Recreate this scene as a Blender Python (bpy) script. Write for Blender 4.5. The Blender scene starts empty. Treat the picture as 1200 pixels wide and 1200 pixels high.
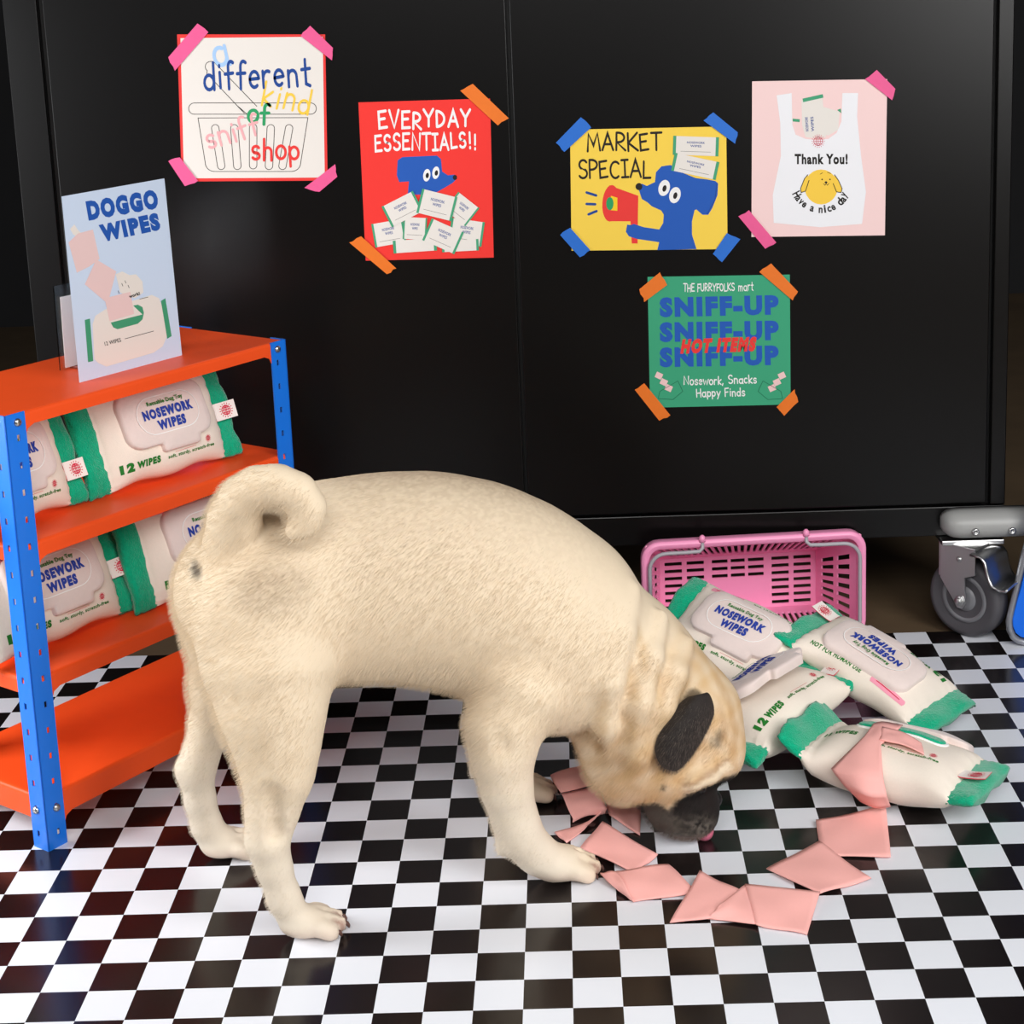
import bpy, bmesh, math, random
import numpy as np
from mathutils import Vector, Matrix, Euler

random.seed(7)
rng = np.random.default_rng(7)
SC = bpy.context.scene
COL = SC.collection

# ------------------------------------------------------------------ camera
T = 0.04                                   # one mat tile, metres
F_PX, PPX, PPY = 2000.0, 632.728, 380.517
CAM = np.array([0.37177553, -30.57311037, 20.24324017]) * T
EUL = Euler([math.radians(a) for a in (78.33641776, 2.06901636, 0.57047102)], 'XYZ')
cam_d = bpy.data.cameras.new('camera')
cam = bpy.data.objects.new('camera', cam_d)
COL.objects.link(cam)
cam.location = CAM
cam.rotation_euler = EUL
cam_d.sensor_width = 36
cam_d.lens = F_PX / 1200 * 36
cam_d.shift_x = -(PPX - 600) / 1200
cam_d.shift_y = (PPY - 600) / 1200
cam_d.clip_start = 0.05
SC.camera = cam
RM = np.array(EUL.to_matrix())

# ------------------------------------------------------------------ light
world = bpy.data.worlds.new('world')
SC.world = world
world.use_nodes = True
world.node_tree.nodes['Background'].inputs[0].default_value = (0.95, 0.97, 1.0, 1)
world.node_tree.nodes['Background'].inputs[1].default_value = 0.06


def softbox(name, loc, aim, sx, sy, power, color=(1, 1, 1)):
    d = bpy.data.lights.new(name, 'AREA')
    d.shape = 'RECTANGLE'
    d.size, d.size_y = sx, sy
    d.energy = power
    d.color = color
    o = bpy.data.objects.new(name, d)
    COL.objects.link(o)
    o.location = loc
    o.rotation_euler = (Vector(aim) - Vector(loc)).to_track_quat('-Z', 'Y').to_euler()
    return o


softbox('softbox_right', (1.15, -1.05, 1.17), (0.05, 0.35, 0.1), 1.0, 1.3, 34.5, (1.0, 0.992, 0.98))
softbox('softbox_left', (-1.2, 0.1, 0.55), (-0.45, 0.35, 0.25), 0.4, 0.6, 12.5, (0.97, 0.985, 1.0))
softbox('softbox_front', (-0.15, -1.9, 1.75), (0.0, 0.5, 0.1), 1.2, 0.7, 33, (1.0, 0.99, 0.98))

vs = SC.view_settings
vs.view_transform = 'Standard'
vs.look = 'None'
vs.exposure = -0.12
vs.gamma = 1.0
vs.use_curve_mapping = False


# ------------------------------------------------------------------ helpers
def lin(c):
    return tuple(((x / 255) / 12.92 if x / 255 <= 0.04045 else ((x / 255 + 0.055) / 1.055) ** 2.4) for x in c)


MATS = {}


def mat(name, rgb=None, rough=0.5, metal=0.0, spec=0.5, noise=0, nscale=60, bump=0, bscale=400, sheen=0, trans=0,
        alpha=1, coat=0, sss=0, weave=False):
    if name in MATS:
        return MATS[name]
    m = bpy.data.materials.new(name)
    m.use_nodes = True
    nt = m.node_tree
    b = nt.nodes['Principled BSDF']
    c = lin(rgb)
    b.inputs['Base Color'].default_value = (*c, 1)
    b.inputs['Roughness'].default_value = rough
    b.inputs['Metallic'].default_value = metal
    b.inputs['Specular IOR Level'].default_value = spec
    if sheen:
        b.inputs['Sheen Weight'].default_value = sheen
        b.inputs['Sheen Roughness'].default_value = 0.4
    if trans:
        b.inputs['Transmission Weight'].default_value = trans
    if coat:
        b.inputs['Coat Weight'].default_value = coat
        b.inputs['Coat Roughness'].default_value = 0.15
    if alpha < 1:
        b.inputs['Alpha'].default_value = alpha
    if sss:
        b.inputs['Subsurface Weight'].default_value = sss
        b.inputs['Subsurface Radius'].default_value = (0.01, 0.005, 0.004)
    tc = nt.nodes.new('ShaderNodeTexCoord')
    if noise:
        n = nt.nodes.new('ShaderNodeTexNoise')
        n.inputs['Scale'].default_value = nscale
        n.inputs['Detail'].default_value = 4
        nt.links.new(tc.outputs['Object'], n.inputs['Vector'])
        mx = nt.nodes.new('ShaderNodeMix')
        mx.data_type = 'RGBA'
        mx.inputs[6].default_value = (*[x * (1 - noise) for x in c], 1)
        mx.inputs[7].default_value = (*[min(1, x * (1 + noise)) for x in c], 1)
        nt.links.new(n.outputs['Fac'], mx.inputs[0])
        nt.links.new(mx.outputs[2], b.inputs['Base Color'])
    if bump:
        n2 = nt.nodes.new('ShaderNodeTexNoise')
        n2.inputs['Scale'].default_value = bscale
        n2.inputs['Detail'].default_value = 3
        nt.links.new(tc.outputs['Object'], n2.inputs['Vector'])
        bp = nt.nodes.new('ShaderNodeBump')
        bp.inputs['Strength'].default_value = bump
        bp.inputs['Distance'].default_value = 0.002
        nt.links.new(n2.outputs['Fac'], bp.inputs['Height'])
        nt.links.new(bp.outputs['Normal'], b.inputs['Normal'])
    MATS[name] = m
    return m


class MB:
    """collects polygons with per-face materials and links them as one mesh"""

    def __init__(s):
        s.v, s.f, s.m, s.mats, s.sm = [], [], [], [], []

    def mi(s, m):
        if m not in s.mats:
            s.mats.append(m)
        return s.mats.index(m)

    def add(s, verts, faces, m, smooth=False):
        o = len(s.v)
        s.v += [tuple(map(float, p)) for p in verts]
        k = s.mi(m)
        for f in faces:
            s.f.append([i + o for i in f])
            s.m.append(k)
            s.sm.append(smooth)

    def box(s, lo, hi, m, M=None):
        x0, y0, z0 = lo
        x1, y1, z1 = hi
        v = [(x0, y0, z0), (x1, y0, z0), (x1, y1, z0), (x0, y1, z0), (x0, y0, z1), (x1, y0, z1), (x1, y1, z1), (x0, y1, z1)]
        if M is not None:
            v = [M @ Vector(p) for p in v]
        s.add(v, [(3, 2, 1, 0), (4, 5, 6, 7), (0, 1, 5, 4), (1, 2, 6, 5), (2, 3, 7, 6), (3, 0, 4, 7)], m)

    def tube(s, pts, r, m, n=12, cap=True, closed=False):
        pts = [Vector(p) for p in pts]
        N = len(pts)
        rs = r if isinstance(r, (list, tuple)) else [r] * N
        rings = []
        up = None
        for i, p in enumerate(pts):
            if closed:
                t = (pts[(i + 1) % N] - pts[i - 1]).normalized()
            else:
                t = (pts[min(i + 1, N - 1)] - pts[max(i - 1, 0)]).normalized()
            if up is None:
                up = t.orthogonal().normalized()
            up = (up - t * up.dot(t)).normalized()
            bx = t.cross(up)
            rings.append([p + (up * math.cos(2 * math.pi * k / n) + bx * math.sin(2 * math.pi * k / n)) * rs[i] for k in range(n)])
        v = [q for rg in rings for q in rg]
        f = []
        for i in range(N if closed else N - 1):
            j = (i + 1) % N
            for k in range(n):
                f.append((i * n + k, i * n + (k + 1) % n, j * n + (k + 1) % n, j * n + k))
        if cap and not closed:
            f.append(tuple(range(n))[::-1])
            f.append(tuple((N - 1) * n + k for k in range(n)))
        s.add(v, f, m, True)

    def lathe(s, prof, M, m, n=40):
        v, f = [], []
        for (r, h) in prof:
            for k in range(n):
                a = 2 * math.pi * k / n
                v.append(M @ Vector((r * math.cos(a), r * math.sin(a), h)))
        for i in range(len(prof) - 1):
            for k in range(n):
                f.append((i * n + k, i * n + (k + 1) % n, (i + 1) * n + (k + 1) % n, (i + 1) * n + k))
        f.append(tuple(range(n))[::-1])
        f.append(tuple((len(prof) - 1) * n + k for k in range(n)))
        s.add(v, f, m, True)

    def build(s, name, parent=None, bevel=0, subsurf=0, solid=0, recalc=True, origin=None, angle=40):
        me = bpy.data.meshes.new(name)
        org = Vector(origin) if origin is not None else Vector((0, 0, 0))
        me.from_pydata([tuple(Vector(p) - org) for p in s.v], [], s.f)
        for m in s.mats:
            me.materials.append(m)
        me.polygons.foreach_set('material_index', s.m)
        me.polygons.foreach_set('use_smooth', s.sm)
        me.update()
        if recalc:
            bm = bmesh.new()
            bm.from_mesh(me)
            bmesh.ops.recalc_face_normals(bm, faces=bm.faces)
            bm.to_mesh(me)
            bm.free()
        o = bpy.data.objects.new(name, me)
        COL.objects.link(o)
        if origin is not None:
            o.location = org
        if parent is not None:
            o.parent = parent
            o.location = org - parent.location
        if solid:
            md = o.modifiers.new('solid', 'SOLIDIFY')
            md.thickness = solid
            md.offset = 0
        if bevel:
            md = o.modifiers.new('bevel', 'BEVEL')
            md.width = bevel
            md.segments = 2
            md.limit_method = 'ANGLE'
            md.angle_limit = math.radians(angle)
        if subsurf:
            md = o.modifiers.new('sub', 'SUBSURF')
            md.levels = md.render_levels = subsurf
        return o


def tag(o, label=None, cat=None, group=None, kind=None):
    if label:
        o['label'] = label
    if cat:
        o['category'] = cat
    if group:
        o['group'] = group
    if kind:
        o['kind'] = kind
    return o


def empty(name, loc):
    o = bpy.data.objects.new(name, None)
    o.empty_display_size = 0.02
    COL.objects.link(o)
    o.location = loc
    return o


def ray(x, y):
    return RM @ np.array([(x - PPX) / F_PX, -(y - PPY) / F_PX, -1.0])


def on_plane(x, y, p, n):
    d = ray(x, y)
    return CAM + d * (((np.array(p) - CAM) @ n) / (d @ n))


def at_z(x, y, h=0.0):
    d = ray(x, y)
    return CAM + d * ((h - CAM[2]) / d[2])


# --- lettering -----------------------------------------------------
_TXT = {}


def bfont(s, bold=0.0):
    """built-in font as flat polygons in a unit box: verts (x, y) in 0..1"""
    key = (s, bold)
    if key in _TXT:
        return _TXT[key]
    c = bpy.data.curves.new('t', 'FONT')
    c.body = s
    c.size = 1
    c.offset = bold
    c.space_character = 1 + bold * 3.4
    c.resolution_u = 3
    c.fill_mode = 'FRONT'
    o = bpy.data.objects.new('t', c)
    COL.objects.link(o)
    bpy.context.view_layer.update()
    dg = bpy.context.evaluated_depsgraph_get()
    me = bpy.data.meshes.new_from_object(o.evaluated_get(dg))
    v = np.array([p.co[:2] for p in me.vertices])
    f = [tuple(p.vertices) for p in me.polygons]
    bpy.data.objects.remove(o)
    bpy.data.curves.remove(c)
    bpy.data.meshes.remove(me)
    lo, hi = v.min(0), v.max(0)
    _TXT[key] = ((v - lo) / (hi - lo), f)
    return _TXT[key]


def arc(cx, cy, rx, ry, a0, a1, n=14):
    return [(cx + rx * math.cos(math.radians(a0 + (a1 - a0) * i / n)), cy + ry * math.sin(math.radians(a0 + (a1 - a0) * i / n))) for i in range(n + 1)]


# hand-drawn stroke letters: box 0..1 wide (w given), cap height 1, x height .6
G = {
    'A': (.8, [[(0, 0), (.4, 1), (.8, 0)], [(.15, .35), (.65, .35)]]),
    'C': (.75, [arc(.42, .5, .4, .5, 50, 310)]),
    'D': (.75, [[(.05, 0), (.05, 1)], [(.05, 1)] + arc(.05, .5, .65, .5, 90, -90)]),
    'E': (.65, [[(.62, 1), (.05, .97), (.05, 0), (.65, .03)], [(.05, .52), (.5, .55)]]),
    'F': (.6, [[(.6, 1), (.05, .97), (.05, 0)], [(.05, .5), (.48, .53)]]),
    'H': (.75, [[(.05, 0), (.05, 1)], [(.7, 0), (.7, 1)], [(.05, .5), (.7, .5)]]),
    'I': (.5, [[(.25, 0), (.25, 1)], [(0, 1), (.5, 1)], [(0, 0), (.5, 0)]]),
    'i2': (.2, [[(.1, 0), (.1, 1)]]),
    'K': (.75, [[(.05, 0), (.05, 1)], [(.7, 1), (.07, .45), (.72, 0)]]),
    'L': (.6, [[(.05, 1), (.05, 0), (.6, .03)]]),
    'M': (.95, [[(.03, 0), (.15, 1), (.47, .3), (.8, 1), (.92, 0)]]),
    'N': (.8, [[(.05, 0), (.07, 1), (.7, 0), (.73, 1)]]),
    'O': (.8, [arc(.4, .5, .38, .5, 0, 360, 20)]),
    'P': (.65, [[(.05, 0), (.05, 1)], [(.05, 1)] + arc(.2, .73, .4, .27, 90, -90) + [(.05, .45)]]),
    'R': (.72, [[(.05, 0), (.05, 1)], [(.05, 1)] + arc(.2, .73, .4, .27, 90, -90) + [(.07, .46), (.7, 0)]]),
    'S': (.65, [arc(.34, .75, .28, .25, 30, 270, 10) + arc(.32, .25, .3, .25, 90, -150, 10)]),
    'T': (.75, [[(.37, 0), (.37, 1)], [(0, .98), (.75, 1)]]),
    'U': (.75, [[(.05, 1)] + arc(.37, .33, .32, .33, 180, 360) + [(.69, 1)]]),
    'V': (.75, [[(0, 1), (.36, 0), (.72, 1)]]),
    'W': (1.0, [[(0, 1), (.25, 0), (.5, .8), (.74, 0), (1, 1)]]),
    'Y': (.75, [[(0, 1), (.37, .5), (.75, 1)], [(.37, .5), (.35, 0)]]),
    '!': (.25, [[(.12, 1), (.12, .33)], [(.12, .06), (.12, .0)]]),
    '-': (.55, [[(.05, .5), (.5, .5)]]),
    ',': (.25, [[(.14, .08), (.05, -.15)]]),
    'a': (.6, [arc(.28, .3, .25, .28, 60, 360, 16), [(.53, .6), (.53, .05), (.6, 0)]]),
    'c': (.5, [arc(.28, .3, .25, .3, 50, 310)]),
    'd': (.6, [arc(.28, .28, .25, .27, 0, 360, 16), [(.54, 1), (.54, 0)]]),
    'e': (.55, [[(.05, .32), (.5, .36)] + arc(.28, .32, .24, .29, 10, 310)]),
    'f': (.45, [[(.45, .95)] + arc(.33, .8, .15, .2, 70, 180, 6) + [(.18, 0)], [(0, .55), (.42, .57)]]),
    'h': (.55, [[(.06, 0), (.06, 1)], [(.06, .4)] + arc(.27, .4, .2, .2, 150, 0, 8) + [(.48, 0)]]),
    'i': (.2, [[(.1, 0), (.1, .58)], [(.1, .8), (.1, .84)]]),
    'k': (.55, [[(.06, 0), (.06, 1)], [(.5, .62), (.08, .28), (.52, 0)]]),
    'l': (.2, [[(.1, 0), (.1, 1)]]),
    'm': (.85, [[(.06, 0), (.06, .6)], [(.06, .4)] + arc(.24, .4, .17, .2, 150, 0, 8) + [(.42, 0)], [(.42, .4)] + arc(.6, .4, .17, .2, 150, 0, 8) + [(.78, 0)]]),
    'n': (.6, [[(.06, 0), (.06, .6)], [(.06, .36)] + arc(.28, .38, .22, .22, 150, 0, 8) + [(.52, 0)]]),
    'o': (.6, [arc(.3, .3, .26, .3, 0, 360, 16)]),
    'p': (.58, [[(.06, -.3), (.06, .6)], arc(.3, .3, .24, .28, 0, 360, 16)]),
    'r': (.45, [[(.06, 0), (.06, .6)], [(.06, .35)] + arc(.3, .35, .22, .24, 150, 60, 6)]),
    's': (.48, [arc(.25, .44, .19, .16, 30, 270, 8) + arc(.24, .15, .2, .15, 90, -150, 8)]),
    't': (.45, [[(.2, .95), (.2, .08), (.4, 0)], [(0, .6), (.43, .62)]]),
    'u': (.58, [[(.06, .6)] + arc(.28, .22, .22, .22, 180, 360, 8) + [(.5, .6), (.52, 0)]]),
    'w': (.75, [[(0, .6), (.18, 0), (.37, .5), (.55, 0), (.75, .6)]]),
    'y': (.58, [[(.03, .6), (.28, .05)], [(.56, .6), (.15, -.3)]]),
    ' ': (.4, []),
}


def stroke_polys(pts, w):
    """a brush stroke of width w: one ribbon with rounded ends as a single outline"""
    P = [np.array(p, float) for p in pts]
    P = [p for i, p in enumerate(P) if i == 0 or np.hypot(*(p - P[i - 1])) > 1e-6]
    if len(P) < 2:
        return []
    closed = len(P) > 3 and np.hypot(*(P[0] - P[-1])) < 1e-6
    if closed:
        P = P[:-1]
    n = len(P)
    L, Rr = [], []
    for i in range(n):
        d0 = P[i] - P[i - 1] if (i > 0 or closed) else P[1] - P[0]
        d1 = P[(i + 1) % n] - P[i] if (i < n - 1 or closed) else P[-1] - P[-2]
        d0, d1 = d0 / np.hypot(*d0), d1 / np.hypot(*d1)
        n0, n1 = np.array([-d0[1], d0[0]]), np.array([-d1[1], d1[0]])
        m = n0 + n1
        mm = m @ m
        m = m * (2 / mm) if mm > .5 else m * (1.4 / max(math.sqrt(mm), .15))
        L.append(P[i] + m * w / 2)
        Rr.append(P[i] - m * w / 2)
    out = []
    for i in range(n if closed else n - 1):
        j = (i + 1) % n
        out.append([L[i], Rr[i], Rr[j], L[j]])
    if not closed:
        for e, d in ((0, P[0] - P[1]), (-1, P[-1] - P[-2])):
            t = math.atan2(d[1], d[0])
            out.append([(P[e][0] + w / 2 * math.cos(t + a), P[e][1] + w / 2 * math.sin(t + a)) for a in np.linspace(-math.pi / 2, math.pi / 2, 6)])
    return out


def hand(s, w=.13, gap=.16, jit=.05):
    """hand-drawn lettering: list of polygons, total width, in cap-height units"""
    r = random.Random(s)
    x, polys = 0, []
    for ch in s:
        gw, st = G[ch]
        dy, rot, sc = r.uniform(-jit, jit), r.uniform(-jit, jit), 1 + r.uniform(-jit, jit)
        for pl in st:
            q = []
            for (a, b) in pl:
                a2, b2 = a * sc, b * sc
                q.append((x + a2 - b2 * rot, b2 + a2 * rot + dy))
            polys.append(stroke_polys(q, w))
        x += gw + gap
    return polys, x - gap


class Art:
    """printed artwork on a flat sheet; coordinates are picture pixels laid on the sheet's own plane"""

    def __init__(s, plane_p, plane_n, mb):
        s.p, s.n, s.mb, s.k = np.array(plane_p), np.array(plane_n), mb, 0

    def w(s, pts, k=None):
        off = s.n * (0.00012 * (s.k if k is None else k))
        return [on_plane(x, y, s.p + off, s.n) for x, y in pts]

    def poly(s, pts, m, k=1):
        s.mb.add(s.w(pts, k), [tuple(range(len(pts)))], m)

    def polys(s, lst, m, k=1):
        for q in lst:
            s.poly(q, m, k)

    def ell(s, cx, cy, rx, ry, m, k=1, n=24, rot=0):
        c, d = math.cos(math.radians(rot)), math.sin(math.radians(rot))
        s.poly([(cx + rx * math.cos(a) * c - ry * math.sin(a) * d, cy + rx * math.cos(a) * d + ry * math.sin(a) * c)
                for a in [2 * math.pi * i / n for i in range(n)]], m, k)

    def line(s, pts, wd, m, k=1):
        s.polys(stroke_polys(pts, wd), m, k)

    def rect(s, cx, cy, w, h, rot, m, k=1):
        c, d = math.cos(math.radians(rot)), math.sin(math.radians(rot))
        s.poly([(cx + a * c - b * d, cy + a * d + b * c) for a, b in ((-w / 2, -h / 2), (w / 2, -h / 2), (w / 2, h / 2), (-w / 2, h / 2))], m, k)

    def text(s, t, p0, p1, h, m, k=2, bold=0.0, lean=0.0):
        """built-in font, baseline from p0 to p1 (stretched to fit), letter height h upward"""
        v, f = bfont(t, bold)
        p0, p1 = np.array(p0, float), np.array(p1, float)
        ex = p1 - p0
        L = np.hypot(*ex)
        up = np.array([ex[1], -ex[0]]) / L * h
        q = [p0 + ex * a + up * b + ex / L * lean * h * b for a, b in v]
        s.mb.add(s.w(q, k), f, m)

    def hand(s, t, p0, p1, h, m, k=2, w=.13, gap=.16, jit=.05, lean=0.0):
        pl, W = hand(t, w, gap, jit)
        p0, p1 = np.array(p0, float), np.array(p1, float)
        ex = p1 - p0
        L = np.hypot(*ex)
        up = np.array([ex[1], -ex[0]]) / L * h
        for i, grp in enumerate(pl):
            for q in grp:
                s.poly([p0 + ex * (a / W) + up * b + ex / L * lean * h * b for a, b in q], m, k + .02 * i)


# ------------------------------------------------------------------ materials
M_black = mat('black_lacquered_metal', (5, 4, 4), rough=0.3, spec=0.3, bump=0.02, bscale=900)
M_black2 = mat('dark_cabinet_core', (8, 8, 8), rough=0.6)
M_orange = mat('orange_powder_coat', (247, 84, 30), rough=0.42, spec=0.35, noise=0.04, nscale=30)
M_blue = mat('blue_powder_coat', (22, 118, 230), rough=0.32, spec=0.5)
M_steel = mat('zinc_steel', (200, 200, 200), rough=0.28, metal=1.0)
M_cream = mat('cream_canvas', (244, 232, 218), rough=0.9, spec=0.15, noise=0.03, nscale=500, bump=0.25, bscale=1500)
M_lid = mat('pale_mauve_velour', (234, 217, 211), rough=0.85, spec=0.15, sheen=0.3, noise=0.03, nscale=200, bump=0.2, bscale=1200)
M_green = mat('green_plush', (4, 176, 132), rough=0.85, spec=0.15, sheen=0.5, noise=0.25, nscale=260, bump=0.9, bscale=700)
M_pinkfelt = mat('pink_felt', (253, 186, 179), rough=0.95, spec=0.08, noise=0.03, nscale=800, bump=0.15, bscale=2500)
M_pinkpl = mat('pink_plastic', (253, 158, 200), rough=0.35, spec=0.5)
M_tag = mat('white_tag_cloth', (246, 236, 230), rough=0.8, spec=0.1)
M_ink_blue = mat('blue_ink', (44, 66, 160), rough=0.7, spec=0.2)
M_ink_green = mat('green_ink', (36, 122, 44), rough=0.7, spec=0.2)
M_ink_red = mat('red_ink', (214, 40, 72), rough=0.7, spec=0.2)
M_ink_white = mat('white_ink', (250, 248, 246), rough=0.7, spec=0.2)
M_ink_pink = mat('pink_ink', (246, 160, 182), rough=0.7, spec=0.2)


def ink(name, rgb):
    return mat(name, tuple(c * 0.94 for c in rgb), rough=0.6, spec=0.2)


# ------------------------------------------------------------------ room shell
def struct(mb, name, **kw):
    return tag(mb.build(name, **kw), kind='structure')


mb = MB()
mb.box((-4, -3, -0.062), (4, 3.0, -0.002), mat('brown_concrete', (92, 74, 52), rough=0.75, noise=0.35, nscale=9, bump=0.3, bscale=60))
struct(mb, 'floor')
mb = MB()
mb.box((-4, 2.9, -0.002), (4, 3.0, 2.6), mat('charcoal_wall', (38, 38, 40), rough=0.9, noise=0.1, nscale=20))
struct(mb, 'wall_back')
mb = MB()
mb.box((3.9, -3, -0.002), (4, 2.9, 2.6), mat('light_grey_wall', (150, 148, 152), rough=0.9, noise=0.05, nscale=10))
struct(mb, 'wall_right')

# checkered vinyl mat (row lines follow the slightly uneven print)
M_white_t = mat('white_vinyl', (232, 235, 242), rough=0.28, spec=0.4, noise=0.012, nscale=40)
M_black_t = mat('black_vinyl', (22, 17, 17), rough=0.22, spec=0.5, noise=0.2, nscale=60)
ROW = {0: .010, 1: .036, 2: .048, 3: -.035, 4: -.046, 5: -.031, 6: -.018, 7: .001, 8: -.017, 9: .016, 10: .027, 11: -.010, 12: .013, 13: .018, 14: -.006}
ys = [j + ROW.get(j, 0) for j in range(-9, 19)] + [18.93]
xs = list(range(-26, 22))
mb = MB()
for b in range(len(ys) - 1):
    for a in range(len(xs) - 1):
        j, i = b - 9, xs[a]
        q = [(xs[a] * T, ys[b] * T, 0), (xs[a + 1] * T, ys[b] * T, 0), (xs[a + 1] * T, ys[b + 1] * T, 0), (xs[a] * T, ys[b + 1] * T, 0)]
        mb.add(q, [(0, 1, 2, 3)], M_white_t if (i + j) % 2 == 0 else M_black_t)
X0, X1, Y0, Y1 = xs[0] * T, xs[-1] * T, ys[0] * T, ys[-1] * T
for a, b in (((X0, Y0), (X1, Y0)), ((X1, Y0), (X1, Y1)), ((X1, Y1), (X0, Y1)), ((X0, Y1), (X0, Y0))):
    mb.add([(*a, -0.002), (*b, -0.002), (*b, 0), (*a, 0)], [(0, 1, 2, 3)], M_white_t)
mb.add([(X0, Y0, -0.002), (X0, Y1, -0.002), (X1, Y1, -0.002), (X1, Y0, -0.002)], [(0, 1, 2, 3)], M_white_t)
me_o = mb.build('floor_mat', recalc=False)
bm = bmesh.new()
bm.from_mesh(me_o.data)
bmesh.ops.remove_doubles(bm, verts=bm.verts, dist=1e-5)
bmesh.ops.recalc_face_normals(bm, faces=bm.faces)
bm.to_mesh(me_o.data)
bm.free()
tag(me_o, 'glossy black and white checkered vinyl mat spread under the dog', 'mat')

# ------------------------------------------------------------------ cabinet on castors
CY = 0.76
cab = empty('metal_cabinet', (0, CY + 0.2, 0.0))
tag(cab, 'tall black lacquered metal cabinet with two taped-up doors, on castors', 'cabinet')
CT = 1.15
mb = MB()
mb.box((-0.62, CY + 0.012, 0.125), (0.531, CY + 0.42, CT), M_black2)
mb.box((-0.622, CY, 0.122), (-0.583, CY + 0.42, CT), M_black)
mb.box((0.5165, CY, 0.160), (0.5345, CY + 0.42, CT), M_black)
mb.box((-0.583, CY + 0.0005, 0.122), (0.5345, CY + 0.03, 0.1588), M_black)
mb.build('cabinet_body', parent=cab, bevel=0.0012)
for x0, x1 in ((-0.576, -0.0462), (-0.0415, 0.5115)):
    mb = MB()
    mb.box((x0, CY, 0.1625), (x1, CY + 0.0115, CT - 0.02), M_black)
    d = mb.build('door', parent=cab, bevel=0.0012)
# bumper
M_bump = mat('grey_rubber_bumper', (158, 158, 156), rough=0.4, spec=0.5)
mb = MB()
pr = []
n = 10
bx0, bx1, bz0, bz1, byf, byb = 0.456, 0.585, 0.1245, 0.1585, 0.725, 0.7598
for k in range(13):
    a = math.pi * k / 12
    pr.append(((byb + byf) / 2 + 0.004 - 0.0165 * math.sin(a) * 1.15, (bz0 + bz1) / 2 + 0.017 * math.cos(a)))
pr = [(byb, bz1)] + pr + [(byb, bz0)]
rings = []
for x, sc in ((bx0, .35), (bx0 + .0025, .62), (bx0 + .007, .83), (bx0 + .013, .95), (bx0 + .022, 1), (bx1 - .022, 1), (bx1 - .013, .95), (bx1 - .007, .83), (bx1, .4)):
    zc = (bz0 + bz1) / 2
    rings.append([(x, byb - (byb - y) * sc, zc + (z - zc) * sc) for y, z in pr])
v = [p for r_ in rings for p in r_]
P = len(pr)
f = [(i * P + k, i * P + (k + 1) % P, (i + 1) * P + (k + 1) % P, (i + 1) * P + k) for i in range(len(rings) - 1) for k in range(P)]
f += [tuple(range(P)), tuple((len(rings) - 1) * P + k for k in range(P))]
mb.add(v, f, M_bump, True)
bump = mb.build('bumper', parent=cab)
for sx in (0.4915, 0.535):
    mb = MB()
    Mx = Matrix.Translation((sx, 0.7255, 0.1378)) @ Matrix.Rotation(math.radians(90), 4, 'X')
    mb.lathe([(0.0042, -0.003), (0.0045, 0.0), (0.004, 0.0016), (0.0022, 0.0022), (0.0020, 0.0008)], Mx, M_steel, 16)
    s_ = mb.build('screw', parent=bump)
    s_.matrix_parent_inverse = Matrix.Translation(-bump.location - cab.location)
    s_.location = (0, 0, 0)
# castor: wheel faces front-left
M_tyre = mat('grey_rubber_tyre', (78, 76, 80), rough=0.55, spec=0.4)
M_hub = mat('grey_nylon_hub', (120, 120, 124), rough=0.4)
cc = Vector((0.4895, 0.748, 0.0485))
axis = Vector((-0.70, -0.714, 0)).normalized()        # axle, pointing at the viewer's left
CM = Matrix.Translation(cc) @ axis.to_track_quat('Z', 'Y').to_matrix().to_4x4()
cas = MB()
cas.box((0.455, 0.742, 0.1155), (0.530, 0.818, 0.1215), M_steel)
caster = cas.build('caster', parent=cab, bevel=0.001)


def sub(mb, name, parent, **kw):
    o = mb.build(name, **kw)
    o.parent = parent
    w = parent.location.copy()
    if parent.parent:
        w += parent.parent.location
    o.location = Vector(o.location) - w
    return o


mb = MB()
mb.lathe([(0.012, -0.013), (0.030, -0.013), (0.032, -0.010), (0.040, -0.014), (0.0455, -0.013), (0.0485, -0.008), (0.0485, 0.008), (0.0455, 0.013), (0.040, 0.014), (0.032, 0.010)], CM, M_tyre, 48)
mb.lathe([(0.0305, 0.0085), (0.030, 0.0115), (0.026, 0.011), (0.020, 0.006), (0.017, 0.0065), (0.015, 0.012), (0.008, 0.0125)], CM, M_hub, 40)
mb.lathe([(0.0305, -0.0085), (0.030, -0.0115), (0.008, -0.0125)], CM, M_hub, 40)
sub(mb, 'wheel', caster)
side = Vector((axis.y, -axis.x, 0)) * -1              # along the wheel plane, to the right and away
if side.x < 0:
    side = -side
up = Vector((0, 0, 1))
mb = MB()
for sgn in (1, -1):
    prof = [(-0.028, 0.068), (0.020, 0.068), (0.020, 0.036), (0.006, 0.030), (0.0075, -0.002), (0.003, -0.010), (-0.004, -0.010), (-0.009, -0.002), (-0.028, 0.024)]
    a0 = [cc + axis * sgn * 0.0175 + side * p + up * q for p, q in prof]
    a1 = [cc + axis * sgn * 0.0198 + side * p + up * q for p, q in prof]
    N = len(prof)
    mb.add(a0 + a1, [tuple(range(N)), tuple(range(N, 2 * N))] + [(i, (i + 1) % N, N + (i + 1) % N, N + i) for i in range(N)], M_steel)
q = [cc + axis * s * 0.0198 + side * p + up * z for (s, p, z) in ((1, -0.030, 0.068), (-1, -0.030, 0.068), (-1, -0.030, 0.026), (1, -0.030, 0.026))]
q2 = [p + side * 0.002 for p in q]
mb.add(q + q2, [(0, 1, 2, 3), (4, 5, 6, 7), (0, 1, 5, 4), (1, 2, 6, 5), (2, 3, 7, 6), (3, 0, 4, 7)], M_steel)
q = [cc + axis * s * 0.0198 + side * p + up * 0.066 for (s, p) in ((1, -0.030), (-1, -0.030), (-1, 0.02), (1, 0.02))]
q2 = [p + up * 0.003 for p in q]
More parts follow.
